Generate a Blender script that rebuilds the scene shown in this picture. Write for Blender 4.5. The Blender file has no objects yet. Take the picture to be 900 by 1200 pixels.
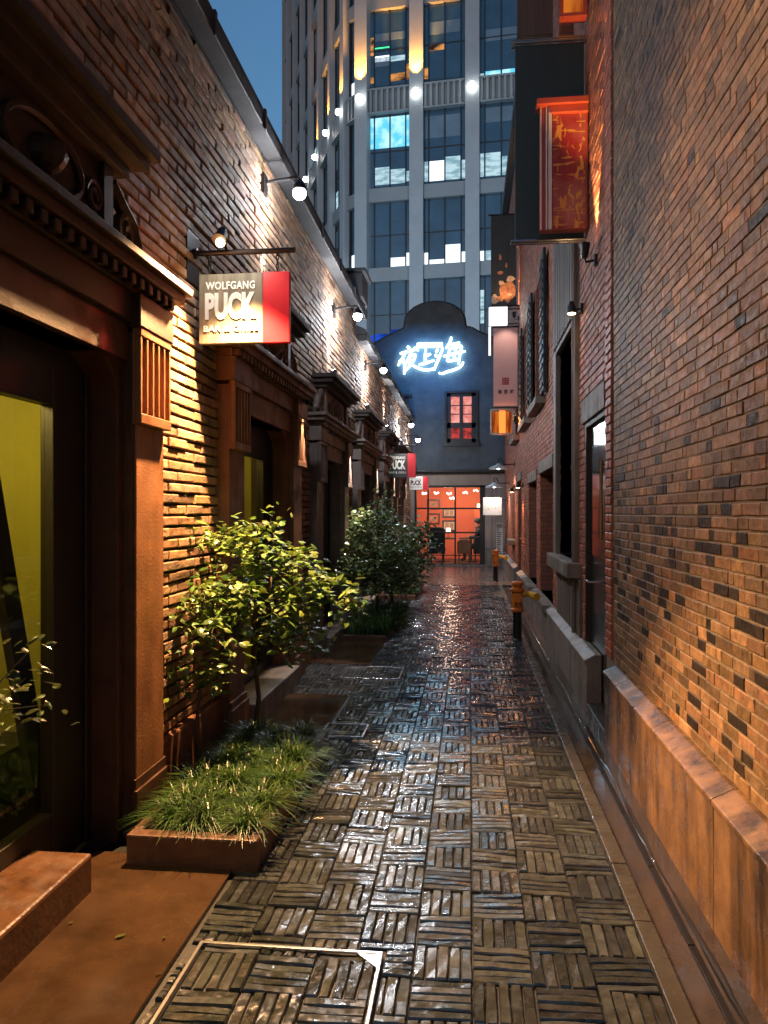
import bpy, math, random
from math import sin, cos, pi, radians
from mathutils import Vector, Matrix, noise
R = random.Random(7)
sc = bpy.context.scene
C = sc.collection
CAM_H = 1.5
PSI = math.atan(100/900)

# ------------------------------------------------------------------ materials
def new_mat(name):
    m = bpy.data.materials.new(name); m.use_nodes = True
    nt = m.node_tree; nt.nodes.clear()
    return m, nt, nt.nodes.new('ShaderNodeOutputMaterial')
def N(nt, t, **kw):
    n = nt.nodes.new(t)
    for k, v in kw.items():
        if k.startswith('i_'): n.inputs[k[2:].replace('_', ' ')].default_value = v
        else: setattr(n, k, v)
    return n
def rgb(c): return (c[0], c[1], c[2], 1)
def surf(name, col, rough=0.7, metal=0, var=0.25, scale=6, bump=0.3, bscale=60, bdist=0.004,
         rvar=0.0, attr=None, stretch=(1,1,1), col2=None, spec=0.5, coat=0, streak=0, bsecond=0):
    """general procedural surface: two-tone noise mottling, roughness noise and fine bump"""
    m, nt, out = new_mat(name); L = nt.links.new
    b = N(nt, 'ShaderNodeBsdfPrincipled'); b.inputs['Metallic'].default_value = metal
    b.inputs['Specular IOR Level'].default_value = spec
    b.inputs['Coat Weight'].default_value = coat; b.inputs['Coat Roughness'].default_value = 0.08
    tc = N(nt, 'ShaderNodeTexCoord'); mp = N(nt, 'ShaderNodeMapping'); mp.inputs['Scale'].default_value = stretch
    L(tc.outputs['Object'], mp.inputs['Vector'])
    n1 = N(nt, 'ShaderNodeTexNoise'); n1.inputs['Scale'].default_value = scale; n1.inputs['Detail'].default_value = 6
    n1.inputs['Roughness'].default_value = 0.65
    L(mp.outputs[0], n1.inputs['Vector'])
    ramp = N(nt, 'ShaderNodeValToRGB')
    ramp.color_ramp.elements[0].position = 0.3; ramp.color_ramp.elements[1].position = 0.7
    c2 = col2 or [min(1, x*(1+var)) for x in col]
    ramp.color_ramp.elements[0].color = rgb([x*(1-var) for x in col]); ramp.color_ramp.elements[1].color = rgb(c2)
    L(n1.outputs['Fac'], ramp.inputs['Fac'])
    cout = ramp.outputs['Color']
    if streak:
        mp2 = N(nt, 'ShaderNodeMapping'); mp2.inputs['Scale'].default_value = (4.2, 4.2, 0.55)
        L(tc.outputs['Object'], mp2.inputs['Vector'])
        ns = N(nt, 'ShaderNodeTexNoise'); ns.inputs['Scale'].default_value = 1.3; ns.inputs['Detail'].default_value = 9; ns.inputs['Roughness'].default_value = .62; ns.inputs['Distortion'].default_value = .35
        L(mp2.outputs[0], ns.inputs['Vector'])
        rs = N(nt, 'ShaderNodeValToRGB'); rs.color_ramp.elements[0].position = .36; rs.color_ramp.elements[1].position = .56
        rs.color_ramp.elements[0].color = (1-streak,)*3+(1,); rs.color_ramp.elements[1].color = (1, 1, 1, 1)
        L(ns.outputs['Fac'], rs.inputs['Fac'])
        mx = N(nt, 'ShaderNodeMix', data_type='RGBA', blend_type='MULTIPLY'); mx.inputs['Factor'].default_value = 1
        L(cout, mx.inputs[6]); L(rs.outputs['Color'], mx.inputs[7]); cout = mx.outputs[2]
    if attr:
        at = N(nt, 'ShaderNodeAttribute', attribute_name=attr)
        mx = N(nt, 'ShaderNodeMix', data_type='RGBA', blend_type='MULTIPLY'); mx.inputs['Factor'].default_value = 1
        L(cout, mx.inputs[6]); L(at.outputs['Color'], mx.inputs[7]); cout = mx.outputs[2]
    L(cout, b.inputs['Base Color'])
    if rvar:
        mr = N(nt, 'ShaderNodeMapRange'); mr.inputs['From Min'].default_value = .3; mr.inputs['From Max'].default_value = .7
        mr.inputs['To Min'].default_value = max(.03, rough-rvar); mr.inputs['To Max'].default_value = min(1, rough+rvar)
        n3 = N(nt, 'ShaderNodeTexNoise'); n3.inputs['Scale'].default_value = scale*1.7; n3.inputs['Detail'].default_value = 4
        L(tc.outputs['Object'], n3.inputs['Vector']); L(n3.outputs['Fac'], mr.inputs['Value']); L(mr.outputs[0], b.inputs['Roughness'])
    else: b.inputs['Roughness'].default_value = rough
    if bump:
        n2 = N(nt, 'ShaderNodeTexNoise'); n2.inputs['Scale'].default_value = bscale; n2.inputs['Detail'].default_value = 5
        L(mp.outputs[0], n2.inputs['Vector'])
        bp = N(nt, 'ShaderNodeBump'); bp.inputs['Strength'].default_value = bump; bp.inputs['Distance'].default_value = bdist
        L(n2.outputs['Fac'], bp.inputs['Height']); L(bp.outputs[0], b.inputs['Normal'])
        if bsecond:
            n4 = N(nt, 'ShaderNodeTexNoise'); n4.inputs['Scale'].default_value = bscale*.22; n4.inputs['Detail'].default_value = 3
            L(tc.outputs['Object'], n4.inputs['Vector'])
            b2 = N(nt, 'ShaderNodeBump'); b2.inputs['Strength'].default_value = bsecond; b2.inputs['Distance'].default_value = bdist*3
            L(n4.outputs['Fac'], b2.inputs['Height']); L(b2.outputs[0], bp.inputs['Normal'])
    L(b.outputs[0], out.inputs[0])
    return m
def emit(name, col, s, tex=None, mixcol=None, tscale=5):
    m, nt, out = new_mat(name); e = N(nt, 'ShaderNodeEmission'); e.inputs['Strength'].default_value = s
    e.inputs['Color'].default_value = rgb(col)
    if tex:
        tc = N(nt, 'ShaderNodeTexCoord'); n1 = N(nt, 'ShaderNodeTexNoise'); n1.inputs['Scale'].default_value = tscale; n1.inputs['Detail'].default_value = 5
        mp = N(nt, 'ShaderNodeMapping'); mp.inputs['Scale'].default_value = tex
        nt.links.new(tc.outputs['Object'], mp.inputs[0]); nt.links.new(mp.outputs[0], n1.inputs['Vector'])
        r = N(nt, 'ShaderNodeValToRGB'); r.color_ramp.elements[0].position = .42; r.color_ramp.elements[1].position = .62
        r.color_ramp.elements[0].color = rgb(col); r.color_ramp.elements[1].color = rgb(mixcol)
        nt.links.new(n1.outputs['Fac'], r.inputs[0]); nt.links.new(r.outputs[0], e.inputs['Color'])
    nt.links.new(e.outputs[0], out.inputs[0]); return m
def glass(name, tint=(1,1,1), refl=0.12, rough=0.02):
    m, nt, out = new_mat(name); L = nt.links.new
    t = N(nt, 'ShaderNodeBsdfTransparent'); t.inputs[0].default_value = rgb(tint)
    g = N(nt, 'ShaderNodeBsdfGlossy'); g.inputs['Roughness'].default_value = rough
    f = N(nt, 'ShaderNodeFresnel'); f.inputs[0].default_value = 1.45
    mx = N(nt, 'ShaderNodeMixShader'); geo = N(nt,'ShaderNodeNewGeometry'); im = N(nt,'ShaderNodeMath',operation='SUBTRACT'); im.inputs[0].default_value=1; L(geo.outputs['Backfacing'],im.inputs[1]); mu=N(nt,'ShaderNodeMath',operation='MULTIPLY'); L(im.outputs[0],mu.inputs[0]); L(f.outputs[0],mu.inputs[1]); L(mu.outputs[0], mx.inputs[0]); L(t.outputs[0], mx.inputs[1]); L(g.outputs[0], mx.inputs[2])
    L(mx.outputs[0], out.inputs[0]); return m
def leaf_mat(name, col, rough=.35, trans=.25):
    m, nt, out = new_mat(name); L = nt.links.new
    b = N(nt, 'ShaderNodeBsdfPrincipled'); b.inputs['Roughness'].default_value = rough
    at = N(nt, 'ShaderNodeAttribute', attribute_name='tone')
    mx = N(nt, 'ShaderNodeMix', data_type='RGBA', blend_type='MULTIPLY'); mx.inputs['Factor'].default_value = 1
    mx.inputs[6].default_value = rgb(col); L(at.outputs['Color'], mx.inputs[7]); L(mx.outputs[2], b.inputs['Base Color'])
    tr = N(nt, 'ShaderNodeBsdfTranslucent'); L(mx.outputs[2], tr.inputs[0])
    ms = N(nt, 'ShaderNodeMixShader'); ms.inputs[0].default_value = trans
    L(b.outputs[0], ms.inputs[1]); L(tr.outputs[0], ms.inputs[2]); L(ms.outputs[0], out.inputs[0]); return m

M = {}
M['brick_l'] = surf('old grey-red brick', (.36,.21,.13), .75, var=.35, scale=9, bump=.8, bscale=55, bdist=.006, attr='tone', rvar=.15, bsecond=.6)
M['brick_r'] = surf('mixed brown brick', (.29,.17,.09), .6, var=.5, scale=22, bump=.7, bscale=70, bdist=.003, attr='tone', rvar=.2, bsecond=.4)
M['brick_red'] = surf('red brick', (.42,.13,.065), .6, var=.28, scale=10, bump=.6, bscale=60, bdist=.004, attr='tone', rvar=.2, bsecond=.4)
M['mortar'] = surf('mortar', (.27,.215,.16), .9, var=.3, scale=8, bump=.6)
M['mortar_dark'] = surf('dark open mortar', (.06,.045,.035), .95, var=.4, scale=8, bump=.6)
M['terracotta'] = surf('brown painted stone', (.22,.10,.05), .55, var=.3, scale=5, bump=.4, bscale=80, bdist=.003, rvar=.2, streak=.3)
M['stone'] = surf('grey weathered stone', (.26,.21,.17), .6, var=.3, scale=4, bump=.5, bscale=50, bdist=.003, rvar=.2, streak=.35)
M['plinth'] = surf('stained plinth render', (.25,.14,.07), .34, var=.4, scale=6, bump=.5, bscale=55, bdist=.003, rvar=.2, streak=.85)
M['plinth_far'] = surf('pale plinth render', (.34,.28,.24), .45, var=.25, scale=3.5, bump=.35, bscale=45, bdist=.003, rvar=.18, streak=.45)
M['plaster_up'] = surf('blue grey render', (.085,.093,.095), .9, var=.3, scale=2.5, bump=.6, bscale=18, bdist=.012)
M['plaster_low'] = surf('beige render', (.42,.33,.27), .8, var=.15, scale=2, bump=.3, bscale=30, streak=.15)
M['roof'] = surf('dark roof tile', (.05,.05,.055), .6, var=.3, scale=6, bump=.5)
M['black'] = surf('black painted metal', (.012,.012,.014), .35, var=.2, bump=.1)
M['frame_black'] = surf('black timber', (.018,.014,.012), .45, var=.3, bump=.25, stretch=(1,1,.2))
M['iron'] = surf('dark iron', (.03,.03,.033), .4, metal=.8, var=.3, bump=.3)
M['steel'] = surf('brushed steel', (.55,.55,.55), .25, metal=1, var=.1, bump=.1)
M['grey_panel'] = surf('grey ribbed panel', (.21,.165,.135), .55, var=.2, scale=3, bump=.2, streak=.3)
M['paver'] = surf('wet grey paving brick', (.050,.056,.058), .16, var=.5, scale=18, bump=.45, bscale=42, bdist=.003, attr='tone', rvar=.12, bsecond=.3, spec=.7)
M['bed'] = surf('wet sand joint', (.012,.012,.011), .5, var=.4, bump=.5)
M['slab'] = surf('smooth wet stone slab', (.062,.034,.018), .14, var=.55, scale=2.2, bump=.3, bscale=40, bdist=.0015, rvar=.10, spec=.6)
M['kerb'] = surf('wet kerb stone', (.06,.055,.048), .3, var=.35, scale=6, bump=.5, bscale=40, rvar=.15)
M['channel'] = surf('wet drain channel', (.05,.036,.026), .11, var=.35, scale=4, bump=.3, bscale=18, bdist=.003, rvar=.08)
M['asphalt'] = surf('asphalt', (.045,.045,.045), .7, var=.2, bump=.6)
M['sett'] = surf('wet reddish stone flags', (.16,.105,.085), .22, var=.35, scale=8, bump=.5, bscale=25, rvar=.12, attr='tone')
M['soil'] = surf('soil', (.03,.02,.012), .9, var=.4, scale=20, bump=.8, bscale=60, bdist=.01)
M['bark'] = surf('bark', (.07,.045,.028), .8, var=.3, scale=20, bump=.6, stretch=(1,1,.3))
M['leaf'] = leaf_mat('glossy shrub leaf', (.11,.20,.045), .35)
M['leaf_dark'] = leaf_mat('dark shrub leaf', (.13,.19,.08), .24)
M['blade'] = leaf_mat('grass blade', (.055,.125,.03), .35)
M['orange_paint'] = surf('orange enamel', (.78,.17,.015), .35, var=.45, scale=12, bump=.15, coat=.4)
M['yellow_paint'] = surf('yellow enamel', (.8,.38,.03), .3, var=.2, scale=12, bump=.15, coat=.4)
M['white_paint'] = surf('white enamel', (.75,.75,.73), .35, var=.06, bump=.1)
M['sign_wood'] = surf('weathered sign board', (.13,.125,.09), .55, var=.4, scale=5, bump=.4, bscale=30, stretch=(5,1,.35), col2=(.25,.24,.19))
M['sign_dark'] = surf('dark sign board', (.03,.035,.04), .45, var=.3, bump=.2)
M['sign_white'] = surf('white sign board', (.75,.74,.70), .4, var=.06, bump=.1)
M['sign_red'] = surf('red sign panel', (.72,.015,.03), .35, var=.08, bump=.05)
M['letter'] = surf('white lettering', (.85,.85,.82), .45, var=.03, bump=0)
M['dark_canvas'] = surf('dark green canvas', (.022,.034,.034), .6, var=.25, scale=3, bump=.2, stretch=(1,1,.3))
M['brown_board'] = surf('brown board', (.10,.055,.035), .5, var=.4, scale=4, bump=.2, stretch=(4,1,.3))
M['pink_board'] = surf('dusty pink board', (.50,.30,.29), .5, var=.07, scale=2, bump=.05)
M['seal'] = surf('dark red seal ink', (.28,.03,.03), .6, var=.1, bump=0)
M['ink'] = surf('black ink', (.03,.01,.012), .6, var=.1, bump=0)
M['red_timber'] = surf('red timber', (.42,.06,.025), .35, var=.2, scale=6, bump=.2)
M['pale_trim'] = surf('pale pink trim', (.72,.52,.47), .4, var=.1, bump=.1)
def lacquer(name):
    m, nt, out = new_mat(name); L = nt.links.new; b = N(nt,'ShaderNodeBsdfPrincipled'); b.inputs['Roughness'].default_value=.3
    tc = N(nt,'ShaderNodeTexCoord')
    def nz(scale,st,p0,p1,c0,c1,dist=0):
        mp=N(nt,'ShaderNodeMapping'); mp.inputs['Scale'].default_value=st; L(tc.outputs['Object'],mp.inputs[0])
        n=N(nt,'ShaderNodeTexNoise'); n.inputs['Scale'].default_value=scale; n.inputs['Detail'].default_value=7; n.inputs['Distortion'].default_value=dist; L(mp.outputs[0],n.inputs['Vector'])
        r=N(nt,'ShaderNodeValToRGB'); r.color_ramp.elements[0].position=p0; r.color_ramp.elements[1].position=p1
        r.color_ramp.elements[0].color=rgb(c0); r.color_ramp.elements[1].color=rgb(c1); L(n.outputs['Fac'],r.inputs[0]); return r
    a=nz(3,(1,1,1),.4,.6,(.34,.025,.015),(.45,.13,.10)); f1=nz(16,(1.0,1,.45),.56,.60,(0,0,0),(1,1,1),1.2); f2=nz(9,(.5,1,4),.60,.64,(0,0,0),(1,1,1),.6)
    mx=N(nt,'ShaderNodeMix',data_type='RGBA',blend_type='LIGHTEN'); mx.inputs['Factor'].default_value=1; L(f1.outputs[0],mx.inputs[6]); L(f2.outputs[0],mx.inputs[7])
    m2=N(nt,'ShaderNodeMix',data_type='RGBA'); L(mx.outputs[2],m2.inputs['Factor']); L(a.outputs[0],m2.inputs[6]); m2.inputs[7].default_value=(.75,.30,.04,1)
    L(m2.outputs[2],b.inputs['Base Color']); L(b.outputs[0],out.inputs[0]); return m
M['poster'] = lacquer('red and gold lacquer picture')
M['gold'] = surf('gold leaf strokes', (.8,.36,.05), .4, var=.3, scale=30, bump=.4, bscale=80)
M['door_steel'] = surf('dark polished door', (.035,.042,.04), .18, metal=.3, var=.2, bump=.05)
M['green_wall'] = surf('yellow green interior wall', (.36,.34,.05), .7, var=.15, scale=1, bump=0)
M['room_red'] = surf('orange red room wall', (.62,.115,.05), .7, var=.04, scale=1, bump=0)
M['dark_wood'] = surf('dark wood', (.06,.03,.02), .4, var=.3, bump=.2)
M['cream'] = surf('cream paper', (.62,.42,.32), .7, var=.08, bump=0)
M['picture'] = surf('sepia print', (.22,.09,.05), .6, var=.5, scale=9, bump=0, col2=(.55,.34,.2))
M['concrete'] = surf('tower stone cladding', (.31,.36,.39), .6, var=.08, scale=.6, bump=.15, bscale=3, bdist=.02)
M['spandrel'] = surf('tower spandrel', (.22,.26,.28), .5, var=.1, scale=.5, bump=.05)
M['tglass'] = surf('tower dark glass', (.03,.075,.12), .12, var=.35, scale=.35, bump=0, spec=.9)
M['blind'] = surf('window blind', (.12,.20,.27), .5, var=.15, scale=.8, bump=0)
M['mullion'] = surf('tower mullion', (.03,.035,.04), .4, metal=.4, bump=0)
M['lit_cold'] = emit('lit office glass', (.60,.85,.95), .9, tex=(1,1,3), mixcol=(.25,.45,.55), tscale=1.1)
M['lit_white'] = emit('lit blinds', (.85,.93,1), 1.6)
M['lit_blue'] = emit('blue lit glass', (.02,.10,.75), .8, tex=(1,1,1), mixcol=(.01,.03,.2), tscale=.5)
M['lit_warm'] = emit('warm lit glass', (1,.42,.12), .8, tex=(1,1,2), mixcol=(.03,.02,.02), tscale=.8)
M['lit_teal'] = emit('cyan lit glass', (.12,.62,.9), 1.2, tex=(1,1,1), mixcol=(.5,.9,1), tscale=1)
M['lit_green'] = emit('green lamp', (.05,1,.25), 3)
def brick_tex(name):
    m, nt, out = new_mat(name); L = nt.links.new; b = N(nt,'ShaderNodeBsdfPrincipled'); b.inputs['Roughness'].default_value=.65
    tc = N(nt,'ShaderNodeTexCoord'); sx = N(nt,'ShaderNodeSeparateXYZ'); cx = N(nt,'ShaderNodeCombineXYZ'); ad = N(nt,'ShaderNodeMath')
    L(tc.outputs['Object'],sx.inputs[0]); L(sx.outputs[0],ad.inputs[0]); L(sx.outputs[1],ad.inputs[1]); L(ad.outputs[0],cx.inputs[0]); L(sx.outputs[2],cx.inputs[1])
    bt = N(nt,'ShaderNodeTexBrick'); bt.inputs['Scale'].default_value=1; bt.inputs['Brick Width'].default_value=.22; bt.inputs['Row Height'].default_value=.062; bt.inputs['Mortar Size'].default_value=.006
    bt.inputs['Color1'].default_value=(.36,.10,.05,1); bt.inputs['Color2'].default_value=(.24,.07,.045,1); bt.inputs['Mortar'].default_value=(.10,.07,.055,1)
    L(cx.outputs[0],bt.inputs['Vector']); L(bt.outputs['Color'],b.inputs['Base Color'])
    bp = N(nt,'ShaderNodeBump'); bp.inputs['Strength'].default_value=.8; bp.inputs['Distance'].default_value=.01; bp.invert=True
    L(bt.outputs['Fac'],bp.inputs['Height']); L(bp.outputs[0],b.inputs['Normal']); L(b.outputs[0],out.inputs[0]); return m
M['reveal'] = brick_tex('red brick reveal')
M['brick_jamb'] = surf('orange red brick', (.50,.14,.06), .5, var=.2, scale=10, bump=.5, bscale=60, bdist=.004, attr='tone', rvar=.15)
M['terra_lit']=surf('lamplit brown painted stone', (.34,.15,.065), .5, var=.3, scale=5, bump=.5, bscale=80, bdist=.003, rvar=.2, streak=.3)  # brighter copy of the portal stone, lamplight put into its colour
M['pale_board']=surf('pale board',(.42,.37,.34),.5,var=.08,bump=.1)
M['planter_stone']=surf('dark reddish planter stone', (.13,.06,.035), .5, var=.4, scale=9, bump=.6, bscale=50, bdist=.004, rvar=.2)
M['step_stone']=surf('brown step stone', (.11,.05,.024), .4, var=.45, scale=7, bump=.6, bscale=45, bdist=.004, rvar=.2)
M['terra_shade']=surf('shaded dark brown painted stone', (.085,.038,.02), .5, var=.35, scale=5, bump=.4, bscale=80, bdist=.003, rvar=.2)  # near doorway's dark brown paint, deepened so the colour holds its shade
M['neon'] = emit('blue white neon tube', (.40,.75,1), 15)
M['bulb'] = emit('cool white lamp', (.85,.93,1), 40)
M['bulb_warm'] = emit('warm lamp', (1,.62,.28), 30)
M['bulb_tower'] = emit('tower lamp', (1,.96,.88), 14)
M['light_box'] = emit('lit white box sign', (1,.93,.88), 1.4)
M['orange_box'] = emit('amber lit panel', (1,.26,.03), .6, tex=(6,1,.7), mixcol=(.35,.04,.01), tscale=2)
M['win_pink'] = emit('pink lit pane', (1,.42,.36), 1.0, tex=(1,1,1), mixcol=(.65,.10,.09), tscale=4)
M['win_red'] = emit('red lit pane', (.75,.08,.07), .8, tex=(1,1,1), mixcol=(.2,.03,.03), tscale=9)
M['pendant'] = emit('glowing pendant', (1,.7,.55), 4)
M['clear'] = glass('window glass')
M['clear_green'] = glass('tinted shop glass', (.9,.9,.75))
M['dark_glass'] = surf('dark window glass', (.01,.012,.014), .08, var=.2, bump=0, spec=.8)
M['void'] = surf('unlit interior', (.012,.010,.009), .9, var=.2, bump=0)
M['food_red'] = surf('printed food colours', (.55,.10,.04), .5, var=.4, scale=14, bump=0, col2=(.85,.45,.2))
M['food_cream'] = surf('printed cream colours', (.8,.55,.35), .5, var=.25, scale=18, bump=0)
M['chair'] = surf('dark upholstery', (.015,.02,.022), .8, var=.2, bump=.1)
M['puddle'] = surf('rainwater', (.012,.012,.012), .03, var=.1, bump=.05, spec=.7)
M['cloth'] = surf('black clothing', (.01,.012,.014), .8, var=.2, bump=.1)

# ------------------------------------------------------------------ mesh builder
WL = {}
def wloc(o): return WL.get(o.name, Vector((0,0,0))) if o else Vector((0,0,0))
def tag(o, label=None, cat=None, group=None, kind=None):
    if label: o['label'] = label
    if cat: o['category'] = cat
    if group: o['group'] = group
    if kind: o['kind'] = kind
    return o
def thing(name, loc, label, cat, group=None):
    o = bpy.data.objects.new(name, None); C.objects.link(o); o.location = loc; o.empty_display_size = .1
    WL[o.name] = Vector(loc); return tag(o, label, cat, group)
class MB:
    def __init__(s): s.v = []; s.f = []; s.c = []; s.mi = []; s.col = (1,1,1); s.m = 0
    def add(s, vs, fs):
        n = len(s.v); s.v += [tuple(v) for v in vs]; s.c += [s.col]*len(vs)
        s.f += [tuple(n+i for i in f) for f in fs]; s.mi += [s.m]*len(fs); return s
    def box(s, x0,x1,y0,y1,z0,z1):
        if x0>x1: x0,x1=x1,x0
        if y0>y1: y0,y1=y1,y0
        return s.add([(x,y,z) for x in (x0,x1) for y in (y0,y1) for z in (z0,z1)],
            [(0,1,3,2),(4,6,7,5),(0,4,5,1),(2,3,7,6),(0,2,6,4),(1,5,7,3)])
    def rot_box(s, cx,cy,cz, sx,sy,sz, M3):
        vs = [Vector((cx,cy,cz)) + M3 @ Vector((a*sx/2,b*sy/2,c*sz/2)) for a in (-1,1) for b in (-1,1) for c in (-1,1)]
        return s.add(vs, [(0,1,3,2),(4,6,7,5),(0,4,5,1),(2,3,7,6),(0,2,6,4),(1,5,7,3)])
    def prism(s, pts, axis, a, b):
        """extrude a 2-D outline along an axis: pts are the other two coordinates in xyz order"""
        n = len(pts)
        def mk(p, t): return (t,p[0],p[1]) if axis==0 else ((p[0],t,p[1]) if axis==1 else (p[0],p[1],t))
        vs = [mk(p,a) for p in pts]+[mk(p,b) for p in pts]
        return s.add(vs, [tuple(range(n))[::-1], tuple(range(n,2*n))]+[(i,(i+1)%n,n+(i+1)%n,n+i) for i in range(n)])
    def tube(s, pts, r, n=8, cap=True):
        pts = [Vector(p) for p in pts]; rs = r if isinstance(r,(list,tuple)) else [r]*len(pts)
        vs=[]; up=None
        for i,p in enumerate(pts):
            d = (pts[min(i+1,len(pts)-1)]-pts[max(i-1,0)])
            if d.length<1e-9: d=Vector((0,0,1))
            d.normalize()
            if up is None: up = d.orthogonal().normalized()
            up = (up - d*up.dot(d)); up = up.normalized() if up.length>1e-6 else d.orthogonal().normalized()
            w = d.cross(up)
            for k in range(n): a=2*pi*k/n; vs.append(p+(up*cos(a)+w*sin(a))*rs[i])
        fs=[]
        for i in range(len(pts)-1):
            for k in range(n): fs.append((i*n+k,i*n+(k+1)%n,(i+1)*n+(k+1)%n,(i+1)*n+k))
        if cap: fs += [tuple(range(n))[::-1], tuple(range((len(pts)-1)*n,len(pts)*n))]
        return s.add(vs, fs)
    def lathe(s, prof, c=(0,0,0), n=20, axis='z', cap=True):
        vs=[]
        for r,h in prof:
            for k in range(n):
                a=2*pi*k/n; q=(r*cos(a), r*sin(a), h)
                if axis=='x': q=(h, r*cos(a), r*sin(a))
                if axis=='y': q=(r*cos(a), h, r*sin(a))
                vs.append((c[0]+q[0],c[1]+q[1],c[2]+q[2]))
        fs=[(i*n+k,i*n+(k+1)%n,(i+1)*n+(k+1)%n,(i+1)*n+k) for i in range(len(prof)-1) for k in range(n)]
        if cap: fs += [tuple(range(n))[::-1], tuple(range((len(prof)-1)*n,len(prof)*n))]
        return s.add(vs, fs)
    def ball(s, c, r, n=12, m=8, sz=1):
        prof=[(max(1e-4,r*sin(pi*i/m)), -r*sz*cos(pi*i/m)) for i in range(m+1)]
        return s.lathe(prof, c, n)
    def build(s, name, mat, parent=None, bevel=0, smooth=False, attr=None):
        me = bpy.data.meshes.new(name); L = wloc(parent)
        me.from_pydata([(v[0]-L.x,v[1]-L.y,v[2]-L.z) for v in s.v], [], s.f)
        for mt in (mat if isinstance(mat,(list,tuple)) else [mat]): me.materials.append(mt)
        if any(s.mi): me.polygons.foreach_set('material_index', s.mi)
        if attr:
            a = me.color_attributes.new(attr, 'FLOAT_COLOR', 'POINT')
            a.data.foreach_set('color', [x for c in s.c for x in (c[0],c[1],c[2],1)])
        me.update()
        import bmesh
        bm = bmesh.new(); bm.from_mesh(me); bmesh.ops.recalc_face_normals(bm, faces=bm.faces) if len(s.f)<60000 and not attr=='tone' else None
        bm.to_mesh(me); bm.free()
        if smooth: me.polygons.foreach_set('use_smooth', [True]*len(me.polygons))
        o = bpy.data.objects.new(name, me); C.objects.link(o)
        if parent: o.parent = parent
        WL[o.name] = L.copy()
        if bevel:
            bv = o.modifiers.new('bevel','BEVEL'); bv.width=bevel; bv.segments=2; bv.limit_method='ANGLE'; bv.angle_limit=radians(50)
        return o
def light(name, kind, loc, power, col, size=.05, target=None, angle=None, blend=.5, parent=None):
    d = bpy.data.lights.new(name, kind); d.energy=power; d.color=col
    if kind in('POINT','SPOT'): d.shadow_soft_size=size
    if kind=='AREA': d.size=size
    if kind=='SPOT': d.spot_size=radians(angle or 90); d.spot_blend=blend
    o = bpy.data.objects.new(name, d); C.objects.link(o); L=wloc(parent)
    o.location = Vector(loc)-L
    if parent: o.parent=parent
    if target is not None:
        o.rotation_euler = (Vector(target)-Vector(loc)).to_track_quat('-Z','Y').to_euler()
    return o
def text(name, body, mat, parent, x0, x1, z0, z1, y, depth=.004, bold=.0, spacing=1.0):
    """lettering in the XZ plane facing -Y, fitted into the rectangle"""
    cu = bpy.data.curves.new(name,'FONT'); cu.body=body; cu.size=1; cu.extrude=.02; cu.offset=bold; cu.space_character=spacing; cu.resolution_u=3
    ob = bpy.data.objects.new(name, cu); C.objects.link(ob)
    dg = bpy.context.evaluated_depsgraph_get(); me = bpy.data.meshes.new_from_object(ob.evaluated_get(dg))
    bpy.data.objects.remove(ob); bpy.data.curves.remove(cu)
    xs=[v.co.x for v in me.vertices]; ys=[v.co.y for v in me.vertices]
    if not xs: return None
    ax,bx,ay,by=min(xs),max(xs),min(ys),max(ys); L=wloc(parent)
    for v in me.vertices:
        c=v.co; v.co = (x0+(c.x-ax)/(bx-ax)*(x1-x0)-L.x, y-(c.z/.02)*depth/2-L.y, z0+(c.y-ay)/(by-ay)*(z1-z0)-L.z)
    me.materials.clear(); me.materials.append(mat); me.update()
    o=bpy.data.objects.new(name,me); C.objects.link(o); o.parent=parent; WL[o.name]=L.copy(); return o

# ------------------------------------------------------------------ brickwork (every brick modelled)
def subtract(a,b,holes):
    segs=[(a,b)]
    for h0,h1 in holes:
        ns=[]
        for s0,s1 in segs:
            if h1<=s0 or h0>=s1: ns.append((s0,s1)); continue
            if h0>s0: ns.append((s0,h0))
            if h1<s1: ns.append((h1,s1))
        segs=ns
    return segs
def bricks(mb, plane, a0,a1,z0,z1, face, axis='x', holes=(), bl=.225, bh=.052, gap=.010, out=.012, tone=None, jit=.003, rnd=R, flemish=False, vgap=None):
    """bricks on plane axis=plane, running along the other axis from a0 to a1; face = +1/-1 outward sign"""
    row=0; z=z0; LENS=(.06,.11,.11,.13,.17,.20)
    while z+bh<=z1+1e-6:
        zc=z+bh/2; hs=[(h[0],h[1]) for h in holes if h[2]<zc<h[3]]
        off=(bl/2 if row%2 else 0); a=a0-off; k=0
        while a<a1:
            L=bl if not flemish else rnd.choice(LENS)
            s,e=max(a,a0),min(a+L-(vgap or gap),a1)
            for p,q in (subtract(s,e,hs) if hs else [(s,e)]):
                if q-p<.025: continue
                d=out+rnd.uniform(-jit,jit); c=min(.006,out*.6)
                t=tone(p,zc,rnd) if tone else (1,1,1); mb.col=t
                def jj(): return rnd.uniform(-.0022,.0022)
                def P(u,dd,zz): 
                    return (plane+face*dd,u,zz) if axis=='x' else (u,plane+face*dd,zz)
                o=[(p+jj(),z+jj()),(q+jj(),z+jj()),(q+jj(),z+bh+jj()),(p+jj(),z+bh+jj())]
                cc=min(c,(q-p)/4)
                inn=[(o[0][0]+cc,o[0][1]+c),(o[1][0]-cc,o[1][1]+c),(o[2][0]-cc,o[2][1]-c),(o[3][0]+cc,o[3][1]-c)]
                vs=[P(u,-.01,w) for u,w in o]+[P(u,d-c*.7,w) for u,w in o]+[P(u,d+rnd.uniform(-.001,.001),w) for u,w in inn]
                fs=[(0,1,5,4),(1,2,6,5),(2,3,7,6),(3,0,4,7),(4,5,9,8),(5,6,10,9),(6,7,11,10),(7,4,8,11),(8,9,10,11)]
                if (face<0)==(axis=='x'): fs=[f[::-1] for f in fs]
                mb.add(vs,fs)
            a+=L; k+=1
        z+=bh+gap; row+=1
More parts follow.
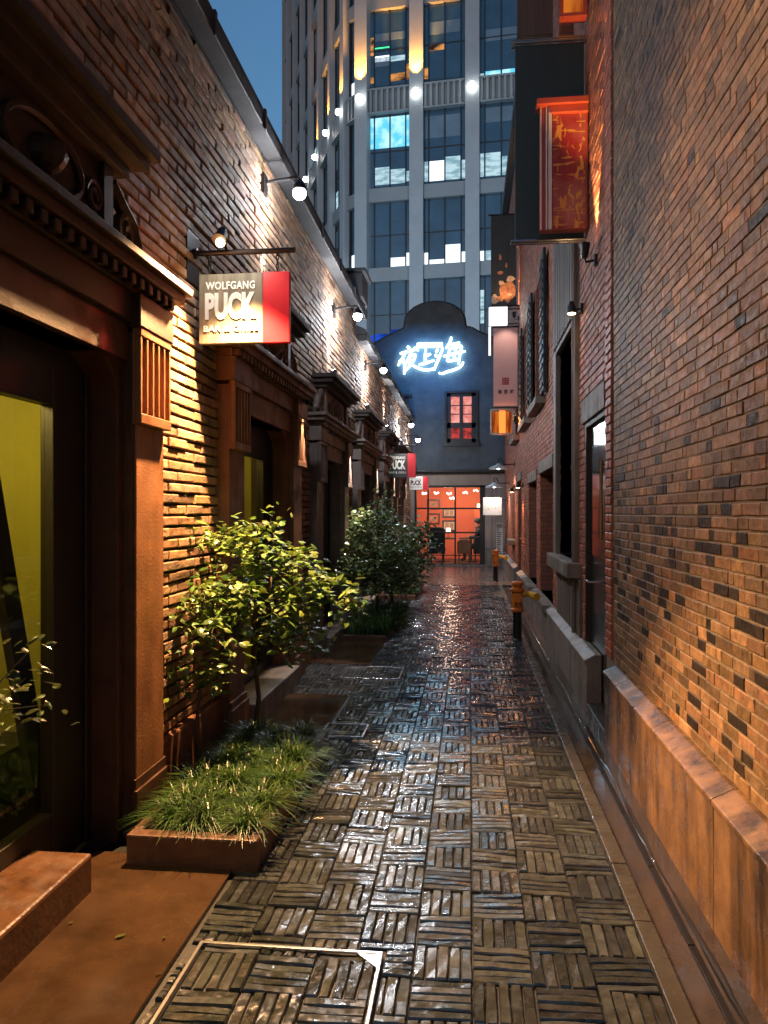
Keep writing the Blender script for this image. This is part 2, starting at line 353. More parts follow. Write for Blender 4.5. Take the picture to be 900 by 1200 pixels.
def tone_left(u,z,r):
    b=r.uniform(.65,1.3); g=r.random()
    if g<.10: return (b*.5,b*.5,b*.5)
    if g<.3: return (b*.85,b*.95,b*1.05)
    return (b,b*r.uniform(.88,1.08),b*r.uniform(.8,1.1))
def tone_right(u,z,r):
    b=r.uniform(.55,1.3); g=r.random(); pd=.012+.27*max(0,1-abs(z-1.25)/.85)
    if g<pd: q=r.uniform(.04,.12); return (q,q,q*1.05)
    if g<pd+.14: return (b*.7,b*.75,b*.8)
    if g>.94: return (b*1.4,b*1.4,b*1.4)
    if g>.90: return (b*1.25,b*1.0,b*.8)
    return (b,b*r.uniform(.9,1.05),b*r.uniform(.8,1.05))
def tone_red(u,z,r):
    b=r.uniform(.75,1.2); return (b,b*r.uniform(.85,1.1),b*r.uniform(.85,1.1))
SKY_EL=3.0; SKY_ST=.38; EXPO=0.0
# ================================================================== ground
def sheet(name, x0,x1,y0,y1,z0,z1, mat, bevel=0):
    o = MB().box(x0,x1,y0,y1,z0,z1).build(name, mat, bevel=bevel); o['kind']='structure'; return o
sheet('ground', -400,400,-300,500,-.30,-.10, M['asphalt'])
sheet('paving_bed', -1.64,.60,-2.6,15.9,-.09,-.014, M['bed'])
RP=random.Random(3)
def paver_cells(mb, xs, y0, y1, cell, skip=None, clip=None):
    nb=5
    for ci,x in enumerate(xs):
        y=y0; k=0
        while y<y1-.02:
            if not(skip and skip(x+cell/2,y+cell/2)):
                ln=((k+ci)%2==0); base=RP.uniform(.7,1.15); tilt=(RP.uniform(-.004,.004),RP.uniform(-.004,.004))
                w=cell/nb
                for i in range(nb):
                    if ln: bx0,bx1,by0,by1=x+i*w,x+(i+1)*w,y,min(y+cell,y1)
                    else: bx0,bx1,by0,by1=x,x+cell,y+i*w,min(y+(i+1)*w,y1)
                    if by1-by0<.02: continue
                    if clip and bx0<clip[1] and bx1>clip[0] and by0<clip[3] and by1>clip[2]:
                        opt=[(clip[0]-bx0,(bx0,clip[0],by0,by1)),(bx1-clip[1],(clip[1],bx1,by0,by1)),(clip[2]-by0,(bx0,bx1,by0,clip[2])),(by1-clip[3],(bx0,bx1,clip[3],by1))]
                        bst=max(opt,key=lambda o:o[0])
                        if bst[0]<.02: continue
                        bx0,bx1,by0,by1=bst[1]
                    g=.0026; bx0+=g;bx1-=g;by0+=g;by1-=g
                    j=lambda s=.0022:RP.uniform(-s,s); bt1,bt2=RP.uniform(-.02,.02),RP.uniform(-.02,.02)
                    b=base*RP.uniform(.5,1.6); mb.col=(b,b*RP.uniform(.95,1.03),b*RP.uniform(.9,1.08))
                    h=RP.uniform(-.0035,.0035); c=.0035; mx_,my_=(bx0+bx1)/2,(by0+by1)/2
                    def Z(X,Y,hh): return hh+h+(X-x-cell/2)*tilt[0]/cell*2+(Y-y-cell/2)*tilt[1]/cell*2+(X-mx_)*bt1+(Y-my_)*bt2
                    # outline with a wavering long edge
                    m=3; ou=[];inn=[]
                    lo = (bx1-bx0)>(by1-by0)
                    ts=[i2/m for i2 in range(m+1)]
                    if lo:
                        A=[(bx0+(bx1-bx0)*t, by0+j()) for t in ts]; B=[(bx0+(bx1-bx0)*t, by1+j()) for t in ts]
                    else:
                        A=[(bx0+j(), by0+(by1-by0)*t) for t in ts]; B=[(bx1+j(), by0+(by1-by0)*t) for t in ts]
                    n=m+1
                    vs=[];
                    for P_ in (A,B):
                        for q in P_: vs.append((q[0],q[1],-.03))
                    for P_ in (A,B):
                        for q in P_: vs.append((q[0],q[1],Z(q[0],q[1],-.0055)))
                    hj=[RP.uniform(-.0022,.0022) for _ in range(n)]
                    for si,P_ in enumerate((A,B)):
                        for qi,q in enumerate(P_):
                            if lo: X=min(max(q[0],bx0+c),bx1-c); Y=q[1]+(c if si==0 else -c)
                            else: X=q[0]+(c if si==0 else -c); Y=min(max(q[1],by0+c),by1-c)
                            vs.append((X,Y,Z(X,Y,0)+hj[qi]+RP.uniform(-.0012,.0012)))
                    fs=[]
                    for i2 in range(m):
                        fs.append((4*n+i2,4*n+i2+1,5*n+i2+1,5*n+i2))       # top
                        fs.append((2*n+i2,2*n+i2+1,4*n+i2+1,4*n+i2)); fs.append((3*n+i2,3*n+i2+1,5*n+i2+1,5*n+i2))
                        fs.append((i2,i2+1,2*n+i2+1,2*n+i2)); fs.append((n+i2,n+i2+1,3*n+i2+1,3*n+i2))
                    for e in (0,m):
                        fs.append((2*n+e,3*n+e,5*n+e,4*n+e)); fs.append((e,n+e,3*n+e,2*n+e))
                    mb.add(vs,fs)
            y+=cell; k+=1
CELL=.195
xs=[-.965+CELL*i for i in range(8)]
COVER=(-.93,-.29,1.92,2.59)
inC=lambda x,y,c: c[0]-.02<x<c[1]+.02 and c[2]-.02<y<c[3]+.02
COVERS=[(-1.16,-.62,6.84,7.36),(-.24,.33,7.34,7.92),(-1.0,-.70,5.05,5.36)]
pm=MB(); paver_cells(pm, xs, -2.6, 15.9, CELL, None, (COVER[0]-.005,COVER[1]+.005,COVER[2]-.005,COVER[3]+.005))
paver_cells(pm, [-.97-CELL*3,-.97-CELL*2,-.97-CELL], 6.22, 7.5, CELL)
paver_cells(pm, [-.97-CELL*3,-.97-CELL*2,-.97-CELL], 11.65, 12.9, CELL)
import bmesh as _b
o=pm.build('paving_bricks', M['paver'], attr='tone'); o['kind']='structure'
bm=_b.new(); bm.from_mesh(o.data); _b.ops.recalc_face_normals(bm,faces=bm.faces); bm.to_mesh(o.data); bm.free()
# smooth door slabs between the planters
for i,(a,b) in enumerate([(-2.6,3.235),(4.78,6.21),(7.51,8.84),(15.2,15.9)]):
    n=max(1,round((b-a)/1.4)); st=(b-a)/n
    for k in range(n): sheet('stone_slab', -1.64,-.985,a+k*st+.003,a+(k+1)*st-.003,-.05,.004+.001*(k%2), M['slab'], bevel=.004)
# kerb stones and drain channel on the right
k=-2.6; mb=MB()
while k<15.9:
    L=RP.uniform(.45,.7); e=min(k+L,15.9); mb.box(.60,.665,k+.003,e-.003,-.08,.004+RP.uniform(-.002,.002)); k=e
o=mb.build('kerb', M['kerb'], bevel=.004); o['kind']='structure'
sheet('drain_channel', .665,.90,-2.6,15.9,-.09,-.028, M['channel'])
mb=MB(); k=-2.6
while k<15.9: mb.box(.765,.79,k+.004,k+.596,-.03,-.020); k+=.6
mb2=MB(); pts=[(.815+.006*sin(y_*3.1)+RP.uniform(-.003,.003),y_,-.0265) for y_ in [-2.4+.12*i for i in range(152)]]
vs_=[]
for p_ in pts: q_=.007+.005*sin(p_[1]*5.3)+RP.uniform(0,.004); vs_+=[(p_[0]-q_,p_[1],-.0262),(p_[0],p_[1],-.0225),(p_[0]+q_,p_[1],-.0262)]
mb2.add(vs_,[f_ for i in range(151) for f_ in ((3*i,3*i+1,3*i+4,3*i+3),(3*i+1,3*i+2,3*i+5,3*i+4))])
o=mb2.build('water_trickle',M['puddle'],smooth=True); o['kind']='structure'
o=mb.build('drain_grating', M['iron'], bevel=.002); tag(o,'long narrow iron slot drain running in the channel along the right wall','drain')
# forecourt of reddish flags
mb=MB(); y=15.9; r=0
while y<21.3:
    h=.36; x=-1.64-(.3 if r%2 else 0)
    while x<1.6:
        b=RP.uniform(.75,1.2); mb.col=(b,b,b); x1=x+.6
        a,b2=max(x,-1.64),min(x1,1.25)
        if b2-a>.02: mb.box(a+.003,b2-.003,y+.003,min(y+h,21.4)-.003,-.05,RP.uniform(-.001,.002))
        x=x1
    y+=h; r+=1
o=mb.build('forecourt_flags', M['sett'], attr='tone'); o['kind']='structure'
sheet('forecourt_bed',-1.64,1.25,15.9,21.4,-.09,-.012,M['bed'])
sheet('street_ground_left',-40,-1.64,-2.6,21.4,-.095,-.05,M['asphalt'])
# inspection covers
def cover(c, label, fill):
    x0,x1,y0,y1=c; t=thing('manhole_cover',((x0+x1)/2,(y0+y1)/2,0),label,'manhole cover')
    w=.014; z=.009
    m=MB(); m.box(x0,x1,y0,y0+w,-.02,z); m.box(x0,x1,y1-w,y1,-.02,z); m.box(x0,x0+w,y0+w,y1-w,-.02,z); m.box(x1-w,x1,y0+w,y1-w,-.02,z)
    m.build('steel_frame',M['steel'],t,bevel=.002)
    if fill:
        MB().box(x0+w,x1-w,y0+w,y1-w,-.02,-.012).build('tray',M['bed'],t)
        q=MB(); n=3; cx=(x1-x0-2*w-.01)/n; nn=int((y1-y0-2*w)/cx+.5); cy=cx
        paver_cells(q,[x0+w+.005+cx*i for i in range(n)],y0+w+.005,y1-w-.002,cx)
        q.build('paver_infill',M['paver'],t,attr='tone')
        g=MB().prism([(x1-w,y1-w),(x1-w-.075,y1-w),(x1-w,y1-w-.075)],2,-.01,.007); g.build('corner_plate',M['steel'],t)
cover(COVER,'large steel-framed inspection cover filled with paving bricks in the foreground',True)
cover(COVERS[0],'thin metal cover frame on the left of the paving below the second big shrub','' )
cover(COVERS[1],'thin metal cover frame set in the middle of the paving','' )
cover(COVERS[2],'small metal cover frame just past the near planter','' )

# ================================================================== left house
XW=-1.65; XP=-1.55
EZ=4.35; EZ2=4.05; YS=11.0; Y0,Y1=-2.6,21.38
LB=thing('brick_house',(-3,9,0),'long old grey-brown brick house with carved stone doorways along the left side','building')
PORT=[(2.65,1.10,.62),(5.94,1.09,.62),(8.8,1.05,.85),(11.7,1.05,.85),(14.6,1.05,.85),(17.5,1.05,.85)]
PK=lambda yc: .965 if yc<7 else .915
holes=[]
for yc,hw,uh in PORT:
    k=PK(yc); holes.append((yc-hw,yc+hw,-1,2.72*k)); holes.append((yc-uh*.93,yc+uh*.93,2.6*k,3.2*k))
wl=MB(); segs=subtract(Y0,Y1,[(yc-hw+.3,yc+hw-.3) for yc,hw,uh in PORT])
for a,b in segs:
    for c,d,e in ((a,min(b,YS),EZ),(max(a,YS),b,EZ2)):
        if d>c: wl.box(-1.95,XW,c,d,-.1,e)
for yc,hw,uh in PORT: wl.box(-1.95,XW,yc-hw+.3,yc+hw-.3,2.35*PK(yc),EZ if yc<11 else EZ2)
wl.box(-6,-5.8,Y0,Y1,-.1,EZ); wl.box(-5.8,-1.95,Y0,Y0+.2,-.1,EZ); wl.box(-5.8,-1.95,Y1-.2,Y1,-.1,EZ)
wl.build('wall',M['mortar_dark'],LB)
bb=MB(); bricks(bb,XW,Y0,Y1,.31,EZ-.02,1,holes=holes+[(YS,Y1,EZ2-.02,9)],tone=tone_left,bh=.048,gap=.014,out=.024,jit=.007,bl=.26,vgap=.004)
bb.build('brick_facing',M['brick_l'],LB,attr='tone')
rf=MB()
for q,a,b in((EZ,Y0-.1,YS),(EZ2,YS+.002,Y1-.3)): rf.prism([(-1.49,q+.02),(-1.49,q+.09),(-3.85,q+1.3),(-6.3,q+.09),(-6.3,q+.02)],1,a,b)
rf.build('roof',M['roof'],LB)
g=MB()
for q,a,b in((EZ,Y0,YS),(EZ2,YS+.002,Y1-.3)): g.box(-1.60,-1.47,a,b,q-.07,q+.018); g.box(-1.68,-1.60,a,b,q-.04,q+.018)
y=Y0+.3
while y<Y1-.5: q=EZ if y<YS-.1 else EZ2; g.box(-1.475,-1.455,y,y+.04,q-.09,q+.06); y+=1.1
g.build('gutter',M['roof'],LB,bevel=.008)
# rough low plinth between portals
for a,b in subtract(Y0,Y1,[(yc-hw,yc+hw) for yc,hw,uh in PORT]): MB().box(XW,XW+.06,a,b,-.05,.30).build('plinth',M['terracotta'],LB,bevel=.01)

def spiral(cy,cz,r,x,turns=1.6,sg=1,n=26):
    return [(x,cy+sg*r*(1-i/n*.8)*cos(2*pi*turns*i/n),cz+r*(1-i/n*.8)*sin(2*pi*turns*i/n)) for i in range(n+1)]
def portal(idx,yc,hw,uh):
    far = idx>=2
    T=(M['terra_shade'] if idx==0 else M['terracotta']) if not far else M['stone2']
    ow=hw-.34                                  # half width of the opening
    m=MB()
    for s in(-1,1):
        a,b=sorted((yc+s*hw,yc+s*ow))
        m.box(XW-.1,XP,a,b,-.05,2.42)                    # shaft
        m.box(XP,XP+.03,a-.02,b+.02,-.05,.22)            # base block
        m.box(XP,XP+.018,a-.008,b+.008,.22,.27)
        a2,b2=sorted((yc+s*ow,yc+s*(ow-.05))); m.box(XW-.13,XP-.05,a2,b2,-.05,2.28)  # inner jamb moulding
    # head with rounded shoulders
    r=.20; i=ow-.05; zt=2.28
    pts=[(yc-i,2.42),(yc-i,zt-r)]+[(yc-i+r-r*cos(t*pi/12),zt-r+r*sin(t*pi/12)) for t in range(1,7)]
    pts+=[(yc+i-r+r*sin(t*pi/12),zt-r+r*cos(t*pi/12)) for t in range(0,6)]+[(yc+i,zt-r),(yc+i,2.42)]
    m.prism(pts,0,XW-.13,XP-.05)
    m.box(XW-.1,XP-.02,yc-ow,yc+ow,2.28,2.46)
    po=m.build('stone_portal',T,LB,bevel=.008)
    if idx==0: MB().box(XP+.001,XP+.012,yc+ow+.01,yc+hw-.01,.27,1.98).build('shaft_panel',M['terra_lit'],po,bevel=.003)  # bright face laid on the pilaster for its lamplit look
    for s in(-1,1):                                        # fluted capitals
        c=MB(); a,b=sorted((yc+s*(hw+.01),yc+s*(ow-.01)))
        c.box(XP,XP+.012,a,b,1.98,2.44); c.box(XP+.012,XP+.045,a,b,1.98,2.03); c.box(XP+.012,XP+.045,a,b,2.40,2.44)
        w=(b-a); nf=6
        for k in range(nf):
            u=a+w*k/(nf-1)*(1-.022/w); c.box(XP+.012,XP+.042,u,u+.022,2.03,2.40)
        c.build('capital',M['terra_lit'] if not far else T,po,bevel=.004)
    e=MB()                                                 # entablature with dentils
    for s in(-1,1):
        a,b=sorted((yc+s*(hw+.03),yc+s*(ow-.03))); e.box(XW,XP+.05,a,b,2.44,2.60)
    e.box(XW,XP+.01,yc-ow+.03,yc+ow-.03,2.46,2.60)
    e.box(XW,XP+.03,yc-hw-.03,yc+hw+.03,2.60,2.66)
    y=yc-hw-.02
    while y<yc+hw: e.box(XP+.03,XP+.075,y,y+.045,2.605,2.655); y+=.09
    e.box(XW,XP+.09,yc-hw-.09,yc+hw+.09,2.66,2.71); e.box(XW,XP+.12,yc-hw-.12,yc+hw+.12,2.71,2.75)
    e.build('entablature',T if idx else M['terra_deep_shade'],po,bevel=.006)
    p=MB()                                                 # attic block and carving
    p.box(XW,XP,yc-uh+.08,yc+uh-.08,2.75,3.08)
    p.box(XP,XP+.03,yc-uh+.12,yc-uh+.20,2.75,3.08); p.box(XP,XP+.03,yc+uh-.20,yc+uh-.12,2.75,3.08)
    ring=[(XP+.01,yc+.26*cos(2*pi*k/24),2.91+.13*sin(2*pi*k/24)) for k in range(25)]
    p.tube(ring,.018,6,False); p.ball((XP,yc,2.91),.09,12,8,.8)
    for s in(-1,1):
        p.tube(spiral(yc+s*(uh+.07),2.86,.10,XP-.01,sg=s),.024,6); p.tube(spiral(yc+s*.36,2.9,.07,XP+.012,sg=-s),.014,6)
        p.tube([(XP-.01,yc+s*(uh-.06),3.05),(XP-.01,yc+s*(uh+.02),2.99),(XP-.01,yc+s*(uh+.14),2.93),(XP-.01,yc+s*(uh+.22),2.82),(XP-.01,yc+s*(uh+.30),2.78)],[.03,.035,.035,.03,.02],6)
    p.build('carved_attic',T if idx else M['terra_deep_shade'],po)
    c=MB(); q=uh+.06
    c.box(XW,XP+.06,yc-q+.08,yc+q-.08,3.08,3.13); c.box(XW,XP+.13,yc-q+.03,yc+q-.03,3.13,3.18); c.box(XW,XP+.17,yc-q,yc+q,3.18,3.23)
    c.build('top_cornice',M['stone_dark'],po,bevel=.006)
    f=MB(); st=.30 if idx==0 else .26; i2=ow-.05           # door frame
    x0,x1=-1.80,-1.74
    zt=2.02
    f.box(x0,x1,yc-i2,yc-i2+.10,0,2.3); f.box(x0,x1,yc+i2-st,yc+i2,0,2.3); f.box(x0,x1,yc-i2+.1,yc+i2-st,zt,2.3)
    f.box(x0,x1,yc-i2+.1,yc+i2-st,0,.24)
    f.box(x1,x1+.015,yc+i2-.05,yc+i2,0,2.3); f.build('door_frame',M['frame_black'],po,bevel=.004)
    MB().box(-1.785,-1.775,yc-i2+.1,yc+i2-st,.24,zt).build('door_glass',M['clear_green'],po)
    # lit lobby behind the glass
    n=MB(); d=-2.75
    n.box(d-.05,d,yc-1.0,yc+1.0,0,2.35); n.box(d,-1.97,yc-1.05,yc-1.0,0,2.35); n.box(d,-1.97,yc+1.0,yc+1.05,0,2.35); n.box(d,-1.97,yc-1,yc+1,2.35,2.40); n.box(d,-1.74,yc-1,yc+1,-.02,0)
    n.build('lobby',M['green_wall'],po)
    if idx:
        q=MB(); q.lathe([(.03,-.02),(.035,.02)],(XP+.10,yc+hw-.17,2.585),12); q.build('soffit_lamp',M['black'],po)
    if idx==0:
        s_=MB(); s_.prism([(2.93,1.95),(3.03,1.95),(3.52,.1),(3.38,.1)],0,-2.04,-2.0); s_.box(-2.3,-2.1,yc-.95,yc+.95,.01,.42); s_.build('dark_bar_and_box',M['frame_black'],po)  # dark diagonal bar and low dark box inside the lobby
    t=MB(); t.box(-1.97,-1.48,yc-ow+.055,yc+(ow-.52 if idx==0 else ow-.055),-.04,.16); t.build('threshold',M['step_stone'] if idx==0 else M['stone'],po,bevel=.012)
    k=PK(yc)
    for o_ in [po]+list(po.children):
        for v in o_.data.vertices: v.co.z*=k
    return po
M['terra_deep_shade']=surf('deep shaded painted stone',(.035,.018,.011),.6,var=.4,scale=6,bump=.4,bscale=60)  # stone above the near doorway, shade put into its colour
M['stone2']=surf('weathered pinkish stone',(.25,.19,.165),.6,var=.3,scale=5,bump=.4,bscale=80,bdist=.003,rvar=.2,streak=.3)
M['stone_dark']=surf('sooty stone',(.06,.045,.04),.75,var=.35,scale=6,bump=.4,bscale=60)  # darker stone for the top cornices and gable coping
for i,(yc,hw,uh) in enumerate(PORT): portal(i,yc,hw,uh)
for i,(yc,hw,uh) in enumerate(PORT):
    if i: light('soffit_light','SPOT',(XP+.10,yc+hw-.17,2.555*PK(yc)),[0,150,210,200,160,120][i],(1,.80,.68),.012,(XP+.015,yc+hw-.17,.3),40,.25)
    light('lobby_lamp','POINT',(-2.2,yc-.1,2.15),[42,18,12,8,8,8][i],(1,.72,.28),.12)
# uplights on the portal cornices
def uplight(y,i,pw):
    x=-1.53; Z=3.23*PK(y)+.001
    t=thing('cornice_uplight',(x,y,Z),['small black uplight on top of the cornice of the second doorway','small black uplight on the cornice of the third doorway','small black uplight on the cornice of the fourth doorway','small black uplight on the cornice of the fifth doorway','small black uplight on the cornice of the farthest doorway'][i],'wall light','uplights washing the left wall')
    b=MB(); b.box(x-.03,x+.03,y-.03,y+.03,Z,Z+.02); b.tube([(x,y,Z+.02),(x,y,Z+.07)],.01,6); b.build('bracket',M['black'],t)
    b=MB(); b.tube([(x,y,Z+.07),(x-.035,y,Z+.19)],.035,12); b.build('lamp_head',M['black'],t)
    b=MB(); b.tube([(x-.0352,y,Z+.1905),(x-.036,y,Z+.1935)],.028,12); b.build('lens',M['bulb'],t)
    light('uplight','SPOT',(XW+.075,y,Z+.21),pw,(1,.93,.84),.012,(XW+.03,y+.0,Z+1.4),56,.35,t)
uplight(5.94,0,40)
for i,(yc,hw,uh) in enumerate(PORT[2:]): uplight(yc,i+1,120)
# street lamps on arms under the eave
LAMPS=[(5.94,4.01),(9.1,3.84),(11.9,3.71),(17.6,3.5),(20.0,3.38)]
for i,(y,z) in enumerate(LAMPS):
    lab=['nearest bright bulb lamp on an arm under the left eave, above the first sign','second bright bulb lamp along the left eave, right of the eave step','third bulb lamp on the left wall, beside the gable of the end house','fourth bulb lamp on the left wall, near the small dark window of the end house','farthest small bulb lamp on the left wall, just above the red signs'][i]
    t=thing('arm_lamp',(-1.63,y,z),lab,'street lamp','bulb lamps on arms along the left wall')
    b=MB(); b.box(-1.65,-1.60,y-.05,y+.05,z+.0,z+.16); b.tube([(-1.62,y,z+.10),(-1.35,y,z+.13),(-1.31,y,z+.09)],.012,8); b.build('arm',M['black'],t)
    b=MB(); b.lathe([(.02,.10),(.045,.07),(.062,.03),(.060,.025)],(-1.33,y,z),14); b.build('shade',M['black'],t,smooth=True)
    b=MB(); b.ball((-1.33,y,z),.052 if i<3 else .06,14,10); b.build('bulb',M['bulb'],t,smooth=True)
    light('bulb_light','POINT',(-1.33,y,z-.07),[55,95,90,70,50][i],(.86,.92,1),.05,parent=t)

# ================================================================== hanging signs
def hang_sign(y,x0,x1,z0,z1,za,kind,lab,spot=True):
    t=thing('hanging_sign',(x0,y,z0),lab,'sign','projecting restaurant signs on the left wall')
    H=z1-z0; W=x1-x0
    b=MB(); b.box(-1.648,-1.625,y-.10,y+.10,za-.18,za+.12); b.tube([(-1.63,y,za),(x1+.03,y,za)],.016,10); b.tube([(-1.63,y,za+.0),(-1.60,y,za-.0)],.03,10)
    b.build('bracket_arm',M['black'],t,bevel=.003)
    for u in(.12,.86):
        xx=x0+W*u; c=MB(); n=5
        for k in range(n):
            zc=z1+(za-z1)*(k+.5)/n; rr=(za-z1)/n*.6
            c.tube([(xx+(rr*.5*cos(a) if k%2 else 0),y+(0 if k%2 else rr*.5*cos(a)),zc+rr*sin(a)) for a in [2*pi*q/8 for q in range(9)]],.004,5,False)
        c.build('chain',M['iron'],t)
    xr=x0+W*(.71 if kind!='w' else .72)
    b=MB(); b.box(x0,xr,y-.02,y+.02,z0,z1); bd=b.build('board',{'wood':M['sign_wood'],'d':M['sign_dark'],'w':M['sign_white']}[kind],t,bevel=.004)
    b=MB(); b.box(xr,x1,y-.022,y+.022,z0-.002,z1+.002); b.build('red_panel',M['sign_red'],t,bevel=.003)
    yy=y-.023; wd=xr-x0; LM=M['letter'] if kind!='w' else M['ink']
    text('lettering','PUCK',LM,t,x0+wd*.10,x0+wd*.90,z0+H*.34,z0+H*.73,yy,.005,bold=.05)
    text('lettering','WOLFGANG',LM,t,x0+wd*.11,x0+wd*.88,z0+H*.77,z0+H*.885,yy,.004,bold=.03,spacing=1.1)
    text('lettering','BAR & GRILL',LM,t,x0+wd*.08,x0+wd*.93,z0+H*.17,z0+H*.26,yy,.004,bold=.008,spacing=1.1)
    if spot:
        p=(x0+.16,y-.12,za+.02)
        b=MB(); b.tube([(x0+.16,y,za),(x0+.16,y-.03,za+.09),(x0+.16,y-.06,za+.10)],.008,6); b.tube([(x0+.16,y-.06,za+.11),(x0+.16,y-.13,za+.03)],[.025,.04],12); b.build('spotlight',M['black'],t)
    return t
SG=hang_sign(4.40,-1.585,-1.04,2.49,2.90,3.03,'wood','nearest projecting sign, weathered wood board with white letters and red end panel')
hang_sign(14.7,-1.56,-1.02,2.16,2.62,2.78,'d','middle projecting sign, black board with white letters and red end panel')
hang_sign(19.3,-1.50,-1.03,2.06,2.39,2.52,'w','farthest projecting sign, white board with pink red end panel beside the glowing shop window')
b=MB(); b.ball((-1.42,4.275,3.045),.026,12,8); b.build('lamp_bulb',M['bulb_warm'],SG,smooth=True)
KEY=light('sign_spot','SPOT',(-1.30,4.22,3.00),1450,(1,.54,.22),.018,(-1.26,3.38,.9),104,.5,SG)
light('sign_face_light','SPOT',(-1.36,4.05,3.1),15,(1,.88,.72),.02,(-1.33,4.42,2.65),100,.6,SG)
light('mid_sign_light','SPOT',(-1.25,14.35,2.75),9,(1,.9,.8),.02,(-1.28,14.7,2.4),90,.6)
light('far_sign_light','SPOT',(-1.25,18.95,2.5),8,(1,.93,.88),.02,(-1.28,19.3,2.2),90,.6)
# ================================================================== planters and plants
def planter(x0,x1,y0,y1,h,lab):
    t=thing('planter',((x0+x1)/2,y0,0),lab,'planter'); w=.07
    m=MB(); m.prism([(x0,y0),(x1-.02,y0-.02),(x1,y1),(x0,y1)],2,-.05,h) if False else None
    m.box(x0,x1,y0,y0+w,-.05,h); m.box(x0,x1,y1-w,y1,-.05,h)
    y=y0+w
    while y<y1-w-.05:
        e=min(y+RP.uniform(.3,.4),y1-w); m.box(x1-w,x1,y+.002,e-.002,-.05,h+RP.uniform(-.004,.004)); y=e
    m.box(x0,x0+.04,y0+w,y1-w,-.05,h); m.build('stone_edging',M['planter_stone'],t,bevel=.008)
    s=MB(); nx,ny=8,24; vs=[];
    for j in range(ny+1):
        for i in range(nx+1):
            vs.append((x0+.03+(x1-x0-.08)*i/nx,y0+.05+(y1-y0-.1)*j/ny,h-.03+RP.uniform(-.01,.015)))
    s.add(vs,[(j*(nx+1)+i,j*(nx+1)+i+1,(j+1)*(nx+1)+i+1,(j+1)*(nx+1)+i) for j in range(ny) for i in range(nx)])
    s.build('soil',M['soil'],t); return t
planter(-1.45,-.88,3.12,4.78,.13,'low stone-edged planter in the foreground with grass tufts and two leafy shrubs')
planter(-1.52,-.95,8.86,11.6,.06,'second low stone planter under the big dark shrub')
planter(-1.52,-.90,12.9,15.2,.10,'farthest low stone planter near the forecourt')
def grass(name,clumps,lab,nb=150,cat='grass'):
    m=MB()
    for cx,cy,cz,r,h in clumps:
        for k in range(nb):
            a=R.uniform(0,2*pi); lean=R.random()**.7; L=h*R.uniform(.7,1.25)
            bx=cx+R.gauss(0,r*.17); by=cy+R.gauss(0,r*.17); w=R.uniform(.0024,.0042); g=R.choice([R.uniform(.3,.8),R.uniform(.7,1.7)])
            m.col=(g*R.uniform(.8,1.3),g,g*R.uniform(.6,1.1)); d=Vector((cos(a),sin(a),0)); s=Vector((-sin(a),cos(a),0))*w
            vs=[]; n=5; rr=r*(.25+1.25*lean)
            for i in range(n+1):
                t=i/n; p=Vector((bx,by,cz))+d*rr*t**1.4+Vector((0,0,L*(t*1.5-t*t*(.55+.75*lean)))); q=1-t**2*.92
                vs+=[p-s*q,p+s*q]
            m.add(vs,[(2*i,2*i+1,2*i+3,2*i+2) for i in range(n)])
    o=m.build(name,M['blade'],attr='tone'); tag(o,lab,cat,kind='stuff'); return o
cl=[]
for j in range(7):
    for i in range(3):
        cl.append((-1.31+.16*i+R.uniform(-.05,.05),3.30+.21*j+R.uniform(-.06,.06),.10,R.uniform(.14,.19),R.uniform(.12,.175)))
grass('ornamental_grass',cl,'dense tufts of arching green grass filling the foreground planter',260)
cl=[(-1.30+.17*i+R.uniform(-.04,.04),8.93+.25*j+R.uniform(-.06,.06),.05,.24,.30) for i in range(3) for j in range(10)]
grass('ornamental_grass',cl,'dark grass tufts under the big shrub in the second planter',70)
cl=[(-1.30+.16*i+R.uniform(-.04,.04),13.0+.25*j+R.uniform(-.06,.06),.07,.2,.26) for i in range(3) for j in range(9)]
grass('ornamental_grass',cl,'dark grass tufts in the farthest planter',45)

def leafs(m,p,n,r,size,col=1.0,droop=.3):
    for k in range(n):
        o=Vector((R.gauss(0,r),R.gauss(0,r),R.gauss(0,r*.7)))
        a=R.uniform(0,2*pi); d=Vector((cos(a),sin(a),R.uniform(-.6,.35))).normalized()
        up=Vector((R.gauss(0,.45),R.gauss(0,.45),1)).normalized(); s=d.cross(up).normalized(); nn=s.cross(d)
        L=size*R.uniform(.6,1.25); w=L*R.uniform(.24,.32); c=p+o; g=R.uniform(.45,1.5)*col
        m.col=(g*R.uniform(.8,1.35),g,g*R.uniform(.6,1.2))
        cur=L*.12
        vs=[c, c+d*L*.3+s*w-nn*cur*.3, c+d*L*.3, c+d*L*.3-s*w-nn*cur*.3, c+d*L*.7+s*w*.8-nn*cur, c+d*L*.7-nn*cur*.5, c+d*L*.7-s*w*.8-nn*cur, c+d*L-nn*cur*1.8]
        m.add(vs,[(0,2,1),(0,3,2),(1,2,5,4),(2,3,6,5),(4,5,7),(5,6,7)])
